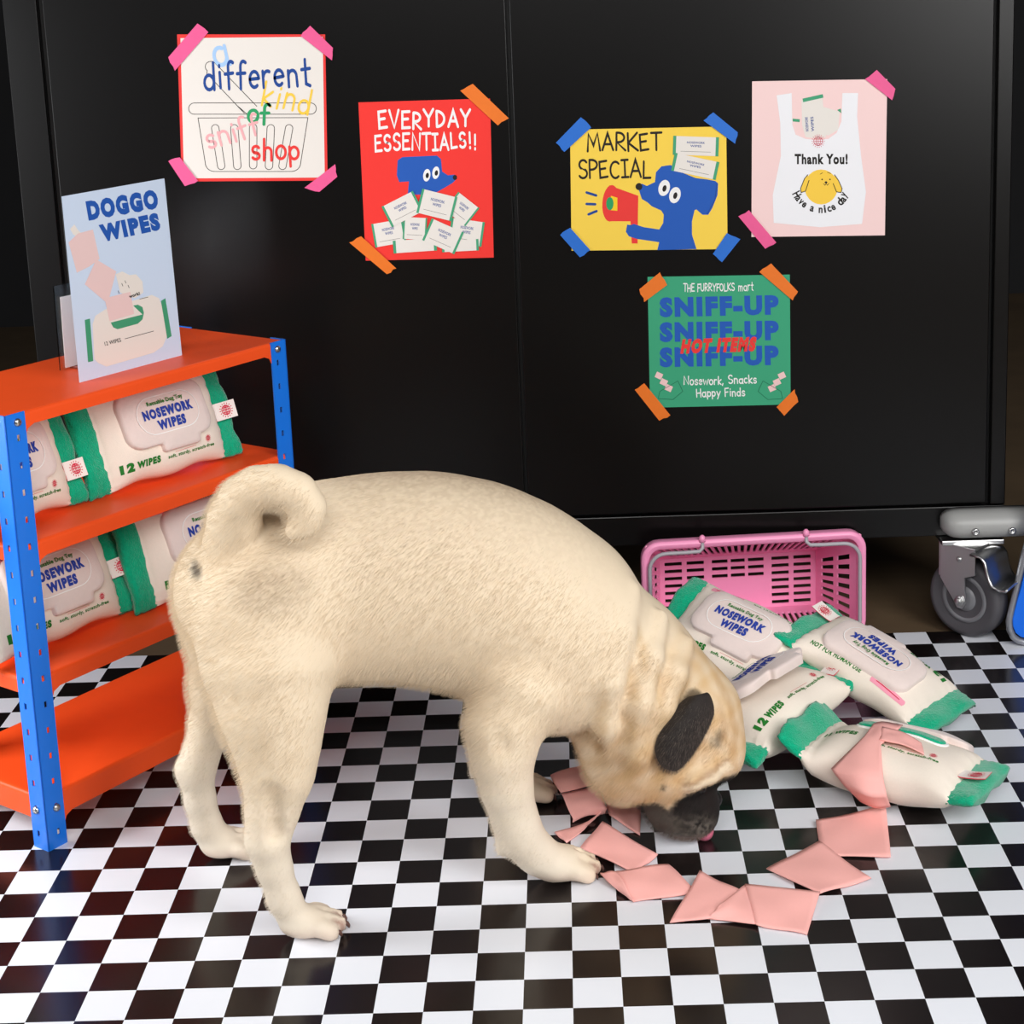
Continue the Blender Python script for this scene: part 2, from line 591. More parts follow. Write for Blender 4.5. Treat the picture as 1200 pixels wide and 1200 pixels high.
mb.add(q + q2, [(0, 1, 2, 3), (4, 5, 6, 7), (0, 1, 5, 4), (1, 2, 6, 5), (2, 3, 7, 6), (3, 0, 4, 7)], M_steel)
Mx = Matrix.Translation(cc + axis * 0.0195) @ axis.to_track_quat('Z', 'Y').to_matrix().to_4x4()
mb.lathe([(0.007, 0), (0.007, 0.003), (0.0045, 0.0035), (0.0045, 0.006), (0.002, 0.0065)], Mx, M_steel, 6)
Mx = Matrix.Translation(cc + axis * 0.0195 - side * 0.002 + up * 0.052) @ axis.to_track_quat('Z', 'Y').to_matrix().to_4x4()
mb.lathe([(0.0035, 0), (0.0035, 0.0015), (0.002, 0.0025)], Mx, M_steel, 12)
sub(mb, 'fork', caster, bevel=0.0006)
# brake pedal: curved sheet over the wheel
mb = MB()
pts = [(0.016, 0.066), (0.030, 0.066), (0.0355, 0.060), (0.038, 0.050), (0.041, 0.040), (0.046, 0.033), (0.056, 0.030), (0.064, 0.031), (0.066, 0.034)]
rows = []
for p, q in pts:
    rows.append([cc + axis * s + side * p + up * (q - 0.003 * (abs(s) > 0.017)) for s in (0.026, 0.023, 0.008, -0.008, -0.023, -0.026)])
v = [x for r_ in rows for x in r_]
f = [(i * 6 + k, i * 6 + k + 1, (i + 1) * 6 + k + 1, (i + 1) * 6 + k) for i in range(len(rows) - 1) for k in range(5)]
mb.add(v, f, M_steel, True)
sub(mb, 'brake_pedal', caster, solid=0.0028)

# ------------------------------------------------------------------ posters on the doors
DN = np.array([0, -1.0, 0])


def poster(name, label, quad, paper, art):
    mb = MB()
    A = Art((0, CY - 0.0003, 0), DN, mb)
    ft = A.w(quad, 1)
    bk = A.w(quad, -1)
    mb.add(ft + bk, [(0, 1, 2, 3), (7, 6, 5, 4)] + [(i, (i + 1) % 4, 4 + (i + 1) % 4, 4 + i) for i in range(4)], paper)
    A.k = 2
    art(A)
    o = mb.build(name, recalc=False, origin=np.mean(ft, 0))
    return tag(o, label, 'poster', 'art prints taped to the cabinet doors')


BLUE = ink('print_blue', (38, 92, 184))
NAVY = ink('print_navy', (34, 74, 150))
CREAM = ink('print_cream', (236, 230, 223))
GREENP = ink('print_green', (72, 164, 122))
LINE = ink('print_charcoal', (40, 36, 34))
WHITE = ink('print_white', (246, 245, 244))
REDP = ink('print_red', (238, 62, 58))
YEL = ink('print_yellow', (252, 208, 76))
YELD = ink('print_lemon', (250, 206, 40))
LBLUE = ink('print_sky', (170, 206, 250))
ROSE = ink('print_rose', (246, 206, 204))
ROSE2 = ink('print_faded_rose', (240, 176, 180))


def pack(A, cx, cy, w, h, rot, k, txt=True):
    A.rect(cx, cy, w, h, rot, CREAM, k)
    c, d = math.cos(math.radians(rot)), math.sin(math.radians(rot))
    for s in (-1, 1):
        A.rect(cx + s * w / 2 * c, cy + s * w / 2 * d, w * .07, h * 1.02, rot, GREENP, k + .3)
    if txt:
        for t, oy, ww in (('NOSEWORK', -.12, .42), ('WIPES', .06, .26)):
            px, py = cx + h * -oy * d, cy + h * oy * c
            A.text(t, (px - w * ww / 2 * c, py - w * ww / 2 * d), (px + w * ww / 2 * c, py + w * ww / 2 * d), h * .12, NAVY, k + .4, .02)
        px, py = cx - h * .3 * d, cy + h * .3 * c
        A.line([(px - w * .35 * c, py - w * .35 * d), (px + w * .35 * c, py + w * .35 * d)], .35, LINE, k + .4)


def art_shop(A):
    A.poly([(211.5, 44.7), (378.2, 43), (380.6, 208), (215.6, 209)], CREAM, 2)
    ln = lambda pts, c=False: A.line([(180 + x / 2.727, y / 2.727) for x, y in pts], .75, LINE, 3)
    # basket drawing
    ln(arc(130, 347, 18, 18, 90, 270) + [(500, 329)] + arc(502, 347, 18, 18, -90, 90) + [(130, 365)])
    ln([(142, 377), (165, 520)] + arc(195, 520, 30, 28, 180, 90, 8) + arc(440, 520, 30, 28, 90, 0, 8) + [(493, 376), (142, 377)])
    for x, y, sx in ((205, 470, 20), (262, 470, 10), (318, 468, 0), (372, 470, -6), (424, 470, -22)):
        ln(arc(x - sx * .4, y - 60, 12, 12, 180, 360, 8) + arc(x + sx * .55, y + 60, 12, 12, 0, 180, 8) + [(x - sx * .4 - 12, y - 60)])
    ln([(290, 362), (170, 235)] + arc(183, 213, 18, 17, 130, 320, 8) + [(330, 340)])
    ln([(270, 340), (300, 366)])
    h = lambda t, a, b, hh, m, w=.13, **kw: A.hand(t, (180 + a[0] / 2.727, a[1] / 2.727), (180 + b[0] / 2.727, b[1] / 2.727), hh / 2.727, m, 4, w, **kw)
    h('a', (198, 212), (243, 200), 100, LBLUE, .13)
    h('different', (162, 286), (503, 272), 88, NAVY, .13)
    h('kind', (343, 332), (496, 366), 80, YEL, .11)
    h('of', (298, 390), (368, 396), 62, ink('leaf_green', (46, 160, 100)), .17)
    h('sniff', (176, 478), (342, 428), 68, ROSE2, .13)
    h('shop', (313, 512), (466, 508), 68, REDP, .14)


poster('poster', 'red-bordered square print with a line-drawn shopping basket and coloured handwriting',
       [(207.5, 40.3), (381, 40.3), (384, 211.6), (213, 212.7)], REDP, art_shop)


def art_red(A):
    c = lambda pts: [(180 + x / 2.727, y / 2.727) for x, y in pts]
    A.hand('EVERYDAY', c([(720, 412)])[0], c([(1012, 402)])[0], 19.0, WHITE, 3, .18, gap=.24, jit=.07)
    A.hand('ESSENTIALS!!', c([(708, 482)])[0], c([(1032, 474)])[0], 18.0, WHITE, 3, .18, gap=.24, jit=.07)
    A.poly(c([(780, 512), (795, 502), (840, 500), (905, 497), (918, 508), (920, 525), (922, 548), (940, 560), (962, 558), (970, 570), (955, 585), (930, 600), (905, 614), (870, 622), (812, 622), (816, 580), (785, 582), (777, 560)]), BLUE, 2)
    for x, y in ((873, 560), (902, 552)):
        px, py = c([(x, y)])[0]
        A.ell(px, py, 4.2, 7.4, WHITE, 3, rot=8)
        A.ell(px + .6, py + .3, 1.9, 3.2, LINE, 4, rot=8)
    A.ell(180 + 963 / 2.727, 567 / 2.727, 2.5, 3, LINE, 3)
    k = 5
    for x, y, w, h, r in ((752, 745, 95, 75, -10), (1000, 742, 100, 78, 8), (985, 668, 80, 72, 38), (835, 785, 130, 40, -4), (980, 785, 110, 36, -3), (835, 730, 70, 70, 3), (925, 755, 105, 75, 24), (795, 668, 105, 72, -27), (905, 655, 108, 78, 14)):
        px, py = c([(x, y)])[0]
        pack(A, px, py, w / 2.727, h / 2.727, r, k, h > 60)
        k += .8


poster('poster', 'red print of a blue dog head above a heap of white packs',
       [(420, 120), (574.3, 115.4), (578.6, 301.8), (428.6, 305.5)], ink('poster_red', (246, 58, 52)), art_red)


def art_yellow(A):
    c = lambda pts: [(620 + x / 2.609, 60 + y / 2.609) for x, y in pts]
    A.hand('MARKET', c([(178, 306)])[0], c([(405, 300)])[0], 20, LINE, 3, .14, jit=.06)
    A.hand('SPECIAL', c([(152, 390)])[0], c([(372, 385)])[0], 20, LINE, 3, .14, jit=.06)
    body = [(332, 412), (345, 405), (360, 412), (385, 400), (388, 370), (405, 352), (432, 348), (450, 356), (470, 372), (510, 388), (545, 392), (570, 397), (578, 405), (576, 440), (560, 480), (548, 500), (530, 500), (512, 484), (506, 486), (498, 520), (498, 560), (512, 605), (392, 608), (398, 584), (330, 574), (305, 566), (296, 552), (302, 535), (320, 528), (350, 538), (398, 545), (410, 525), (412, 500), (404, 487), (375, 474), (362, 462), (345, 452), (340, 438)]
    A.poly(c(body), BLUE, 2)
    A.line(c([(575, 402), (568, 455), (545, 497)]), .8, NAVY, 3)
    for x, y in ((413, 418), (446, 440)):
        px, py = c([(x, y)])[0]
        A.ell(px, py, 6.6, 9.6, WHITE, 3, rot=15)
        A.ell(px + .4, py + .6, 2.3, 4.0, LINE, 4, rot=15)
    A.ell(*c([(336, 414)])[0], 4, 4.2, LINE, 3)
    A.poly(c([(245, 410), (334, 442), (333, 505), (332, 588), (314, 588), (310, 520), (245, 520)]), REDP, 1.5)
    A.ell(*c([(250, 465)])[0], 10, 21.5, REDP, 1.6, rot=4)
    A.poly(c([(250, 442), (270, 448), (270, 488), (250, 486)]), YELD, 2.2)
    A.ell(*c([(247, 466)])[0], 4.3, 7.6, ink('leaf_green', (46, 160, 100)), 2.6)
    A.poly(c([(352, 538), (300, 530), (296, 552), (310, 566), (352, 574)]), BLUE, 2.1)
    for a, b in (((176, 432), (205, 441)), ((176, 467), (202, 468)), ((182, 499), (206, 489))):
        A.line(c([a, b]), 3, NAVY, 2)
    pack(A, *c([(510, 290)])[0], 50, 22, 2, 4)
    pack(A, *c([(508, 352)])[0], 50, 21, 12, 5)


poster('poster', 'yellow print of a blue dog shouting into a red megaphone',
       [(668, 152), (851, 148.2), (852.7, 291.9), (669.8, 293.8)], ink('poster_yellow', (252, 214, 82)), art_yellow)


def logo(A, cx, cy, r, m, k):
    A.line(arc(cx, cy, r, r, 0, 360, 18), r * .14, m, k)
    for t in (-.5, 0, .5):
        A.line([(cx - r * math.sqrt(1 - t * t), cy + t * r), (cx + r * math.sqrt(1 - t * t), cy + t * r)], r * .12, m, k)
        A.line(arc(cx, cy, r * abs(t) + .01, r, 90, 270, 8) if t <= 0 else arc(cx, cy, r * t, r, -90, 90, 8), r * .12, m, k)
    for i in range(18):
        a = 2 * math.pi * i / 18
        A.line([(cx + r * 1.25 * math.cos(a), cy + r * 1.25 * math.sin(a)), (cx + r * 1.45 * math.cos(a), cy + r * 1.45 * math.sin(a))], r * .12, m, k)


def art_pink(A):
    c = lambda pts: [(620 + x / 2.609, 60 + y / 2.609) for x, y in pts]
    BAG = ink('print_bag_white', (244, 244, 248))
    A.poly(c([(757, 135), (803, 128), (805, 225), (815, 255), (845, 268), (880, 272), (915, 268), (940, 250), (955, 215), (958, 128), (1006, 128), (1003, 200), (1015, 320), (1030, 430), (1018, 528), (890, 538), (748, 525), (745, 440), (770, 320), (768, 220)]), BAG, 2)
    # packs showing above the bag's mouth
    A.poly(c([(833, 150), (897, 138), (908, 262), (880, 268), (845, 262), (835, 225)]), CREAM, 1.5)
    A.poly(c([(836, 145), (898, 131), (900, 142), (838, 156)]), GREENP, 1.8)
    A.poly(c([(900, 170), (950, 185), (945, 240), (915, 258), (906, 255)]), CREAM, 1.4)
    A.poly(c([(806, 206), (828, 208), (827, 217), (806, 215)]), GREENP, 1.5)
    A.poly(c([(942, 180), (953, 175), (955, 190)]), GREENP, 1.8)
    for x in (855, 872):
        A.text('NOSEWORK' if x == 855 else 'WIPES', c([(x, 245)])[0], c([(x - 3, 200)])[0], 3.4, NAVY, 2.5, .02)
    logo(A, *c([(884, 275)])[0], 5.2, ink('logo_red', (226, 90, 110)), 3)
    A.text('Thank You!', c([(812, 346)])[0], c([(974, 346)])[0], 12.5, LINE, 3, .045)
    A.ell(*c([(893, 415)])[0], 19.5, 20.5, YEL, 3)
    for s, pts in ((1, [(852, 378), (842, 390), (830, 420), (832, 432), (845, 428), (856, 395)]), (1, [(934, 378), (946, 395), (957, 420), (954, 432), (940, 430), (930, 405)])):
        A.poly(c(pts), YEL, 3.2)
        A.line(c(pts), .9, LINE, 4)
    for x in (896, 920):
        A.ell(*c([(x, 392)])[0], .9, .9, LINE, 4)
    A.ell(*c([(908, 401)])[0], 1.6, 1.2, LINE, 4)
    A.line(c([(900, 405), (905, 410), (908, 404), (912, 410), (917, 404)]), .6, LINE, 4)
    A.line(c([(890, 376), (897, 372)]), .6, LINE, 4)
    A.line(c([(912, 370), (922, 374)]), .6, LINE, 4)
    s_ = 'Have a nice day'
    for i, ch in enumerate(s_):
        if ch == ' ':
            continue
        a = math.radians(152 - 122 * i / (len(s_) - 1))
        cx, cy, R = 893, 398, 97
        px, py = cx + R * math.cos(a), cy + R * math.sin(a)
        tx, ty = math.sin(a), -math.cos(a)
        w = 7.5 if ch in 'Hd' else (3 if ch in 'i' else 6)
        hh = 26 if ch in 'Hd' else 17
        if ch == 'i':
            hh = 24
        p0, p1 = c([(px - tx * w, py - ty * w), (px + tx * w, py + ty * w)])
        if ch == 'y':
            hh = 24
        if ch == 'i':
            p0, p1 = c([(px - tx * 3, py - ty * 3), (px + tx * 3, py + ty * 3)])
        A.text(ch, p0, p1, hh / 2.609, LINE, 4, .03)


poster('poster', 'pale pink print of a white carrier bag reading thank you',
       [(881.4, 95.3), (1039.7, 92.6), (1037, 275.8), (880.6, 277.7)], ink('poster_pink', (250, 216, 214)), art_pink)


def art_green(A):
    c = lambda x, y: (620 + x / 2.609, 60 + y / 2.609)
    A.hand('THE FURRYFOLKS', c(472, 735), c(628, 732), 8.5, WHITE, 3, .17, jit=.06)
    A.hand('mart', c(640, 732), c(686, 731), 10, WHITE, 3, .13, jit=.04)
    for y0, y1 in ((814, 806), (890, 884), (967, 960)):
        A.text('SNIFF-UP', c(400, y0), c(764, y1), 23.5, BLUE, 3, .068)
    A.text('HOT ITEMS', c(462, 926), c(690, 918), 17.5, REDP, 5, .08, lean=.2)
    A.hand('Nosework', c(473, 1020), c(588, 1018), 9.5, WHITE, 3, .16, jit=.05)
    A.hand(', Snacks', c(590, 1018), c(696, 1014), 9.5, WHITE, 3, .16, jit=.05)
    A.hand('Happy Finds', c(512, 1058), c(660, 1053), 9.5, WHITE, 3, .16, jit=.05)
    for s, ox in ((1, 0), (-1, 1170)):
        f = lambda x, y: c(ox + s * x if s < 0 else x, y)
        for x, y in ((397, 992), (412, 1012), (427, 1030)):
            px, py = f(x, y)
            A.rect(px, py, 8, 7, s * 25, ROSE, 3)
        pts = [f(400, 1040), f(455, 1008), f(470, 1040), f(440, 1065), f(395, 1062), f(400, 1040)]
        A.line(pts, .6, ink('dark_green_line', (30, 110, 80)), 3)


poster('poster', 'green square print reading sniff-up three times in blue',
       [(758.8, 324.5), (925.5, 321.8), (926.6, 474), (761.8, 477.8)], ink('poster_green', (62, 166, 124)), art_green)

# tape strips
M_tp = mat('pink_washi_tape', (240, 92, 152), rough=0.55, alpha=0.82, noise=0.05, nscale=150)
M_to = mat('orange_washi_tape', (236, 118, 22), rough=0.55, alpha=0.86, noise=0.05, nscale=150)
M_tb = mat('blue_washi_tape', (20, 104, 200), rough=0.55, alpha=0.95, noise=0.05, nscale=150)
c1 = lambda pts: [(180 + x / 2.727, y / 2.727) for x, y in pts]
c2 = lambda pts: [(620 + x / 2.609, 60 + y / 2.609) for x, y in pts]
TAPES = [
    (M_tp, 'pink', 'top left corner of the basket print', c1([(140, 75), (175, 103), (68, 226), (47, 183)])),
    (M_tp, 'pink', 'top right corner of the basket print', c1([(500, 82), (573, 153), (570, 193), (470, 115)])),
    (M_tp, 'pink', 'bottom left corner of the basket print', c1([(84, 503), (142, 578), (100, 595), (47, 515)])),
    (M_tp, 'pink', 'bottom right corner of the basket print', c1([(580, 525), (587, 565), (530, 613), (482, 600)])),
    (M_to, 'orange', 'top right corner of the red print', c1([(1020, 268), (1135, 378), (1100, 401), (980, 290)])),
    (M_to, 'orange', 'bottom left corner of the red print', c1([(663, 755), (776, 858), (745, 876), (625, 775)])),
    (M_tb, 'blue', 'top left corner of the yellow print', c2([(158, 202), (190, 233), (108, 308), (82, 280)])),
    (M_tb, 'blue', 'top right corner of the yellow print', c2([(563, 187), (638, 248), (630, 283), (533, 212)])),
    (M_tb, 'blue', 'bottom left corner of the yellow print', c2([(126, 540), (187, 608), (155, 630), (95, 562)])),
    (M_tb, 'blue', 'bottom right corner of the yellow print', c2([(605, 556), (646, 575), (590, 645), (562, 620)])),
    (M_tp, 'pink', 'top right corner of the pale pink print', c2([(1063, 57), (1120, 115), (1110, 150), (1027, 85)])),
    (M_tp, 'pink', 'bottom left corner of the pale pink print', c2([(672, 486), (756, 585), (722, 604), (640, 505)])),
    (M_to, 'orange', 'top left corner of the green print', c2([(400, 676), (422, 715), (352, 767), (337, 728)])),
    (M_to, 'orange', 'top right corner of the green print', c2([(740, 649), (822, 735), (806, 762), (704, 675)])),
    (M_to, 'orange', 'bottom left corner of the green print', c2([(352, 1015), (432, 1113), (398, 1130), (323, 1035)])),
    (M_to, 'orange', 'bottom right corner of the green print', c2([(812, 1033), (823, 1072), (780, 1115), (757, 1088)])),
]
for m, cn, where, q in TAPES:
    mb = MB()
    A = Art((0, CY - 0.0003, 0), DN, mb)
    # torn short ends: a few extra points
    pts = []
    for i in range(4):
        a, b = np.array(q[i]), np.array(q[(i + 1) % 4])
        pts.append(a)
        L = np.hypot(*(b - a))
        if L < 24:
            for t in (.3, .62):
                nrm = np.array([-(b - a)[1], (b - a)[0]]) / L
                pts.append(a + (b - a) * t + nrm * random.uniform(-1.1, 1.1))
    ft, bk = A.w(pts, 13.5), A.w(pts, 12.6)
    N = len(pts)
    mb.add(ft + bk, [tuple(range(N)), tuple(range(2 * N - 1, N - 1, -1))] + [(i, (i + 1) % N, N + (i + 1) % N, N + i) for i in range(N)], m)
    tag(mb.build('tape_strip', origin=np.mean(ft, 0)), f'short {cn} tape strip across the {where}', 'tape', f'{cn} tape strips holding the prints')

# ------------------------------------------------------------------ shelf rack
SP0 = np.array([-0.5012, 0.2747, 0.0])
sth = math.radians(55.3)
SU = np.array([math.cos(sth), math.sin(sth), 0])
SV = np.array([-math.sin(sth), math.cos(sth), 0])
SLEN, SDEP, SH = 0.3676, 0.166, 0.431
SM = Matrix((( SU[0], SV[0], 0, SP0[0]), (SU[1], SV[1], 0, SP0[1]), (0, 0, 1, 0), (0, 0, 0, 1)))
rack = empty('shelf_rack', tuple(SP0))
tag(rack, 'small slotted-angle rack with orange shelves and blue uprights behind the dog', 'shelf')


def sl(s, v, z):
    return SM @ Vector((s, v, z))


LV = (0.431, 0.3057, 0.174, 0.0545)
for h in LV:
    mb = MB()
    lip, th_, e = 0.0150 if h < .43 else 0.0125, 0.0012, 0.0012
    if h < 0.1:
        lip = 0.024
    x0, x1, y0, y1 = e, SLEN - e, e, SDEP - e
    N = 6
    # folded tray: top sheet, rounded edge, lips
    outer = [(x0, y0), (x1, y0), (x1, y1), (x0, y1)]
    inn = 0.003
    top = [(x0 + inn, y0 + inn), (x1 - inn, y0 + inn), (x1 - inn, y1 - inn), (x0 + inn, y1 - inn)]
    rings = [[sl(*p, h) for p in top]]
    for a in (30, 60, 90):
        t = math.radians(a)
        k = inn * (1 - math.sin(t))
        rings.append([sl(x0 + k if i in (0, 3) else x1 - k, y0 + k if i in (0, 1) else y1 - k, h - inn * (1 - math.cos(t))) for i in range(4)])
    rings.append([sl(*p, h - lip) for p in outer])
    rings.append([sl(p[0] + (0.006 if i in (0, 3) else -0.006), p[1] + (0.006 if i in (0, 1) else -0.006), h - lip) for i, p in enumerate(outer)])
    v = [q for r_ in rings for q in r_]
    f = [(0, 1, 2, 3)]
    for i in range(len(rings) - 1):
        for k in range(4):
            f.append((i * 4 + k, i * 4 + (k + 1) % 4, (i + 1) * 4 + (k + 1) % 4, (i + 1) * 4 + k))
    mb.add(v, f, M_orange)
    # corner gussets of the front lip
    for s0, s1 in ((0.0226, 0.033), (SLEN - 0.0226, SLEN - 0.033)):
        g = [sl(s0, e, h - lip), sl(s1, e, h - lip), sl((s0 * .75 + s1 * .25), e, h - lip - 0.0035), sl(s0, e, h - lip - 0.009)]
        mb.add(g, [(0, 1, 2, 3)], M_orange)
    mb.build('shelf_board', parent=rack, solid=0.0011)
M_slot = mat('dark_slot', (24, 34, 60), rough=0.8)
for ci, (cs, cv, ds, dv) in enumerate(((0, 0, 1, 1), (SLEN, 0, -1, 1), (0, SDEP, 1, -1), (SLEN, SDEP, -1, -1))):
    mb = MB()
    W = 0.0226
    H = SH + 0.001
    # two flanges with real slots: built as strips between slot rows
    for fl in (0, 1):
        wd = W if fl == 0 else 0.0215
        def P(a, z, dep):
            return sl(cs + ds * a, cv + dv * dep, z) if fl == 0 else sl(cs + ds * dep, cv + dv * a, z)
        pitch, sh_, sw = 0.0262, 0.0062, 0.0034
        z = 0.0
        c0 = wd * 0.60 - sw / 2
        c1_ = c0 + sw
        zs = [0.0]
        k = 0
        while 0.0125 + k * pitch + sh_ < H - 0.004:
            zs += [0.0125 + k * pitch, 0.0125 + k * pitch + sh_]
            k += 1
        zs.append(H)
        for (a0, a1, zz0, zz1) in [(0, c0, 0, H), (c1_, wd, 0, H)] + [(c0, c1_, zs[i], zs[i + 1]) for i in range(0, len(zs) - 1, 2)]:
            q = [P(a0, zz0, 0), P(a1, zz0, 0), P(a1, zz1, 0), P(a0, zz1, 0)]
            q2 = [P(a0, zz0, 0.0014), P(a1, zz0, 0.0014), P(a1, zz1, 0.0014), P(a0, zz1, 0.0014)]
            mb.add(q + q2, [(0, 1, 2, 3), (7, 6, 5, 4), (0, 1, 5, 4), (1, 2, 6, 5), (2, 3, 7, 6), (3, 0, 4, 7)], M_blue)
    leg = mb.build('upright', parent=rack)
    # bolts where this upright meets top and bottom boards
    for h in (0.4235, 0.0405):
        for fl in (0, 1):
            if fl == 0:
                p = sl(cs + ds * 0.0135, cv - dv * 0.0002, h)
                n_ = -SV * dv
            else:
                p = sl(cs - ds * 0.0002, cv + dv * 0.0125, h)
                n_ = -SU * ds
            mb = MB()
            Mx = Matrix.Translation(p) @ Vector(n_).to_track_quat('Z', 'Y').to_matrix().to_4x4()
            mb.lathe([(0.0040, -0.0005), (0.0040, 0.0006), (0.0031, 0.0022), (0.0012, 0.0028)], Mx, M_steel, 14)
            sub(mb, 'bolt', leg)

# ------------------------------------------------------------------ counter sign in acrylic stand
SGN = np.array(SV) * -1
sv0 = 0.0455
sgp = SP0 + SV * sv0
mb = MB()
A = Art(sgp, SGN, mb)
q = [(72, 230.3), (192.6, 209), (213.4, 417), (93, 449.3)]
ft, bk = A.w(q, 1), A.w(q, -4)
M_signpaper = ink('sign_sky_blue', (216, 232, 255))
mb.add(ft + bk, [(0, 1, 2, 3), (7, 6, 5, 4)] + [(i, (i + 1) % 4, 4 + (i + 1) % 4, 4 + i) for i in range(4)], M_signpaper)
cs_ = lambda x, y: (50 + x / 4.617, 200 + y / 4.617)
cl = lambda pts: [cs_(*p) for p in pts]
A.text('DOGGO', cs_(250, 272), cs_(632, 205), 23.5, BLUE, 3, .075)
A.text('WIPES', cs_(322, 388), cs_(642, 320), 21, BLUE, 3, .075)
SROSE = ink('sign_rose', (248, 214, 212))
SCREAM = ink('sign_cream', (246, 238, 230))
A.poly(cl([(148, 315), (172, 290), (190, 320), (215, 345), (190, 360), (165, 345)]), SCREAM, 2)
A.poly(cl([(140, 388), (190, 340), (272, 318), (308, 478), (250, 520), (185, 552)]), SROSE, 2.4)
A.poly(cl([(290, 480), (398, 545), (352, 720), (228, 615)]), SROSE, 3)
pkt = [(270, 830), (285, 785), (340, 750), (590, 672), (630, 690), (655, 760), (675, 890), (650, 950), (600, 985), (345, 1060), (300, 1040), (280, 1020)]
A.poly(cl(pkt), SCREAM, 3)
A.poly(cl([(395, 560), (430, 545), (470, 565), (505, 560), (540, 600), (545, 660), (500, 690), (420, 660)]), SCREAM, 2.8)
A.poly(cl([(228, 808), (256, 800), (274, 1030), (246, 1036)]), GREENP, 3.4)
A.poly(cl([(640, 705), (664, 690), (698, 895), (674, 910)]), GREENP, 3.4)
A.poly(cl([(368, 822), (540, 778), (490, 730), (515, 725), (540, 738), (548, 770), (540, 805), (515, 828), (405, 858), (382, 848)]), GREENP, 3.6)
A.poly(cl([(335, 690), (475, 655), (495, 775), (362, 815)]), SROSE, 4)
for p in ((408, 650), (428, 610), (445, 595), (462, 620)):
    A.line(cl([p, (p[0] + 6, p[1] + 14)]), .6, LINE, 4)
A.text('work!', cs_(470, 690), cs_(528, 672), 4.0, LINE, 5, .04)
A.line(cl([(525, 695), (570, 684)]), .5, LINE, 5)
A.text('12 WIPES', cs_(338, 948), cs_(426, 925), 4.6, LINE, 5, .01)
A.line(cl([(445, 910), (600, 868)]), .6, LINE, 5)
sgn_o = mb.build('counter_sign', recalc=False, origin=np.mean(ft, 0))
tag(sgn_o, 'light blue card sign with blue lettering on top of the orange rack', 'sign')
# clear stand behind the sign
M_acr = mat('clear_acrylic', (245, 250, 252), rough=0.05, trans=1.0, spec=0.5)
M_acr2 = M_acr
stand = empty('sign_stand', tuple(sl(0.2, 0.08, SH)))
tag(stand, 'clear acrylic stand holding up the light blue card sign', 'stand')
mb = MB()


def slab(mb, q, th, n, m):
    q = [np.array(p) for p in q]
    b = [p + n * th for p in q]
    mb.add(q + b, [(0, 1, 2, 3), (7, 6, 5, 4)] + [(i, (i + 1) % 4, 4 + (i + 1) % 4, 4 + i) for i in range(4)], m)


s0, s1 = 0.163, 0.250
slab(mb, [sl(s0, 0.0475, SH + .0002), sl(s1, 0.0475, SH + .0002), sl(s1, 0.0475, SH + .12), sl(s0, 0.0475, SH + .12)], 0.002, SV, M_acr)
mb.build('front_panel', parent=stand)
mb = MB()
slab(mb, [sl(s0, 0.0497, SH + .0002), sl(s1, 0.0497, SH + .0002), sl(s1, 0.106, SH + .0002), sl(s0, 0.106, SH + .0002)], 0.002, np.array([0, 0, 1.0]), M_acr2)
mb.build('foot_plate', parent=stand)
mb = MB()
M_backcard = mat('white_card', (244, 244, 240), rough=0.7)
slab(mb, [sl(s0 - .012, 0.106, SH + .0002), sl(s1, 0.106, SH + .0002), sl(s1, 0.104, SH + .088), sl(s0 - .012, 0.104, SH + .088)], 0.0016, SV, M_acr)
mb.build('back_panel', parent=stand)
mb = MB()
slab(mb, [sl(s0 - .007, 0.1040, SH + .0026), sl(s1 - .004, 0.1040, SH + .0026), sl(s1 - .004, 0.1022, SH + .076), sl(s0 - .007, 0.1022, SH + .076)], 0.0006, SV, M_backcard)
mb.build('white_insert', parent=stand)


# ------------------------------------------------------------------ plush wipe pouches
PA, PB, PH, PE = 0.077, 0.0525, 0.0250, 0.0225   # half length, half width, half thickness, end flange


def prof_b(x):
    t = min(1, abs(x) / PA)
    return PB * (1 - 0.07 * math.sin(math.pi * t) ** 2 + 0.0)


def prof_h(x):
    t = min(1, abs(x) / PA)
    return 0.0052 + (PH - 0.0052) * (1 - t ** 3.2) ** 0.62


def zsurf(x, y):
    """height of the pouch face at (x, y)"""
    b, h = prof_b(x), prof_h(x)
    c = min(1, (abs(y) / b)) ** (1 / 0.8)
    return h * max(0.0, 1 - c * c) ** 0.40


def wob(x, y):
    return 0.0011 * math.sin(x * 95 + y * 30) * math.sin(y * 70 - x * 22 + 1.0)


def lid_outline():
    """rounded plate with a wide tab on its lower edge"""
    pts = []
    def corner(cx, cy, r, a0, a1):
        pts.extend(arc(cx, cy, r, r, a0, a1, 6))
    x0, x1, y0, y1, r = -0.055, 0.055, -0.020, 0.041, 0.017
    corner(x1 - r, y1 - r, r, 0, 90)
    corner(x0 + r, y1 - r, r, 90, 180)
    corner(x0 + r, y0 + r, r, 180, 270)
    t0, t1, yt = -0.016, 0.034, -0.029
    corner(t0 - 0.003, y0 - 0.003, 0.003, 90, 0)
    corner(t0 + 0.004, yt + 0.004, 0.004, 180, 270)
    corner(t1 - 0.004, yt + 0.004, 0.004, 270, 360)
    corner(t1 + 0.003, y0 - 0.003, 0.003, 180, 90)
    corner(x1 - r, y0 + r, r, 270, 360)
    return pts


def inside(p, poly):
    c = False
    j = len(poly) - 1
    for i in range(len(poly)):
        if (poly[i][1] > p[1]) != (poly[j][1] > p[1]) and p[0] < (poly[j][0] - poly[i][0]) * (p[1] - poly[i][1]) / (poly[j][1] - poly[i][1]) + poly[i][0]:
            c = not c
        j = i
    return c


LID = lid_outline()


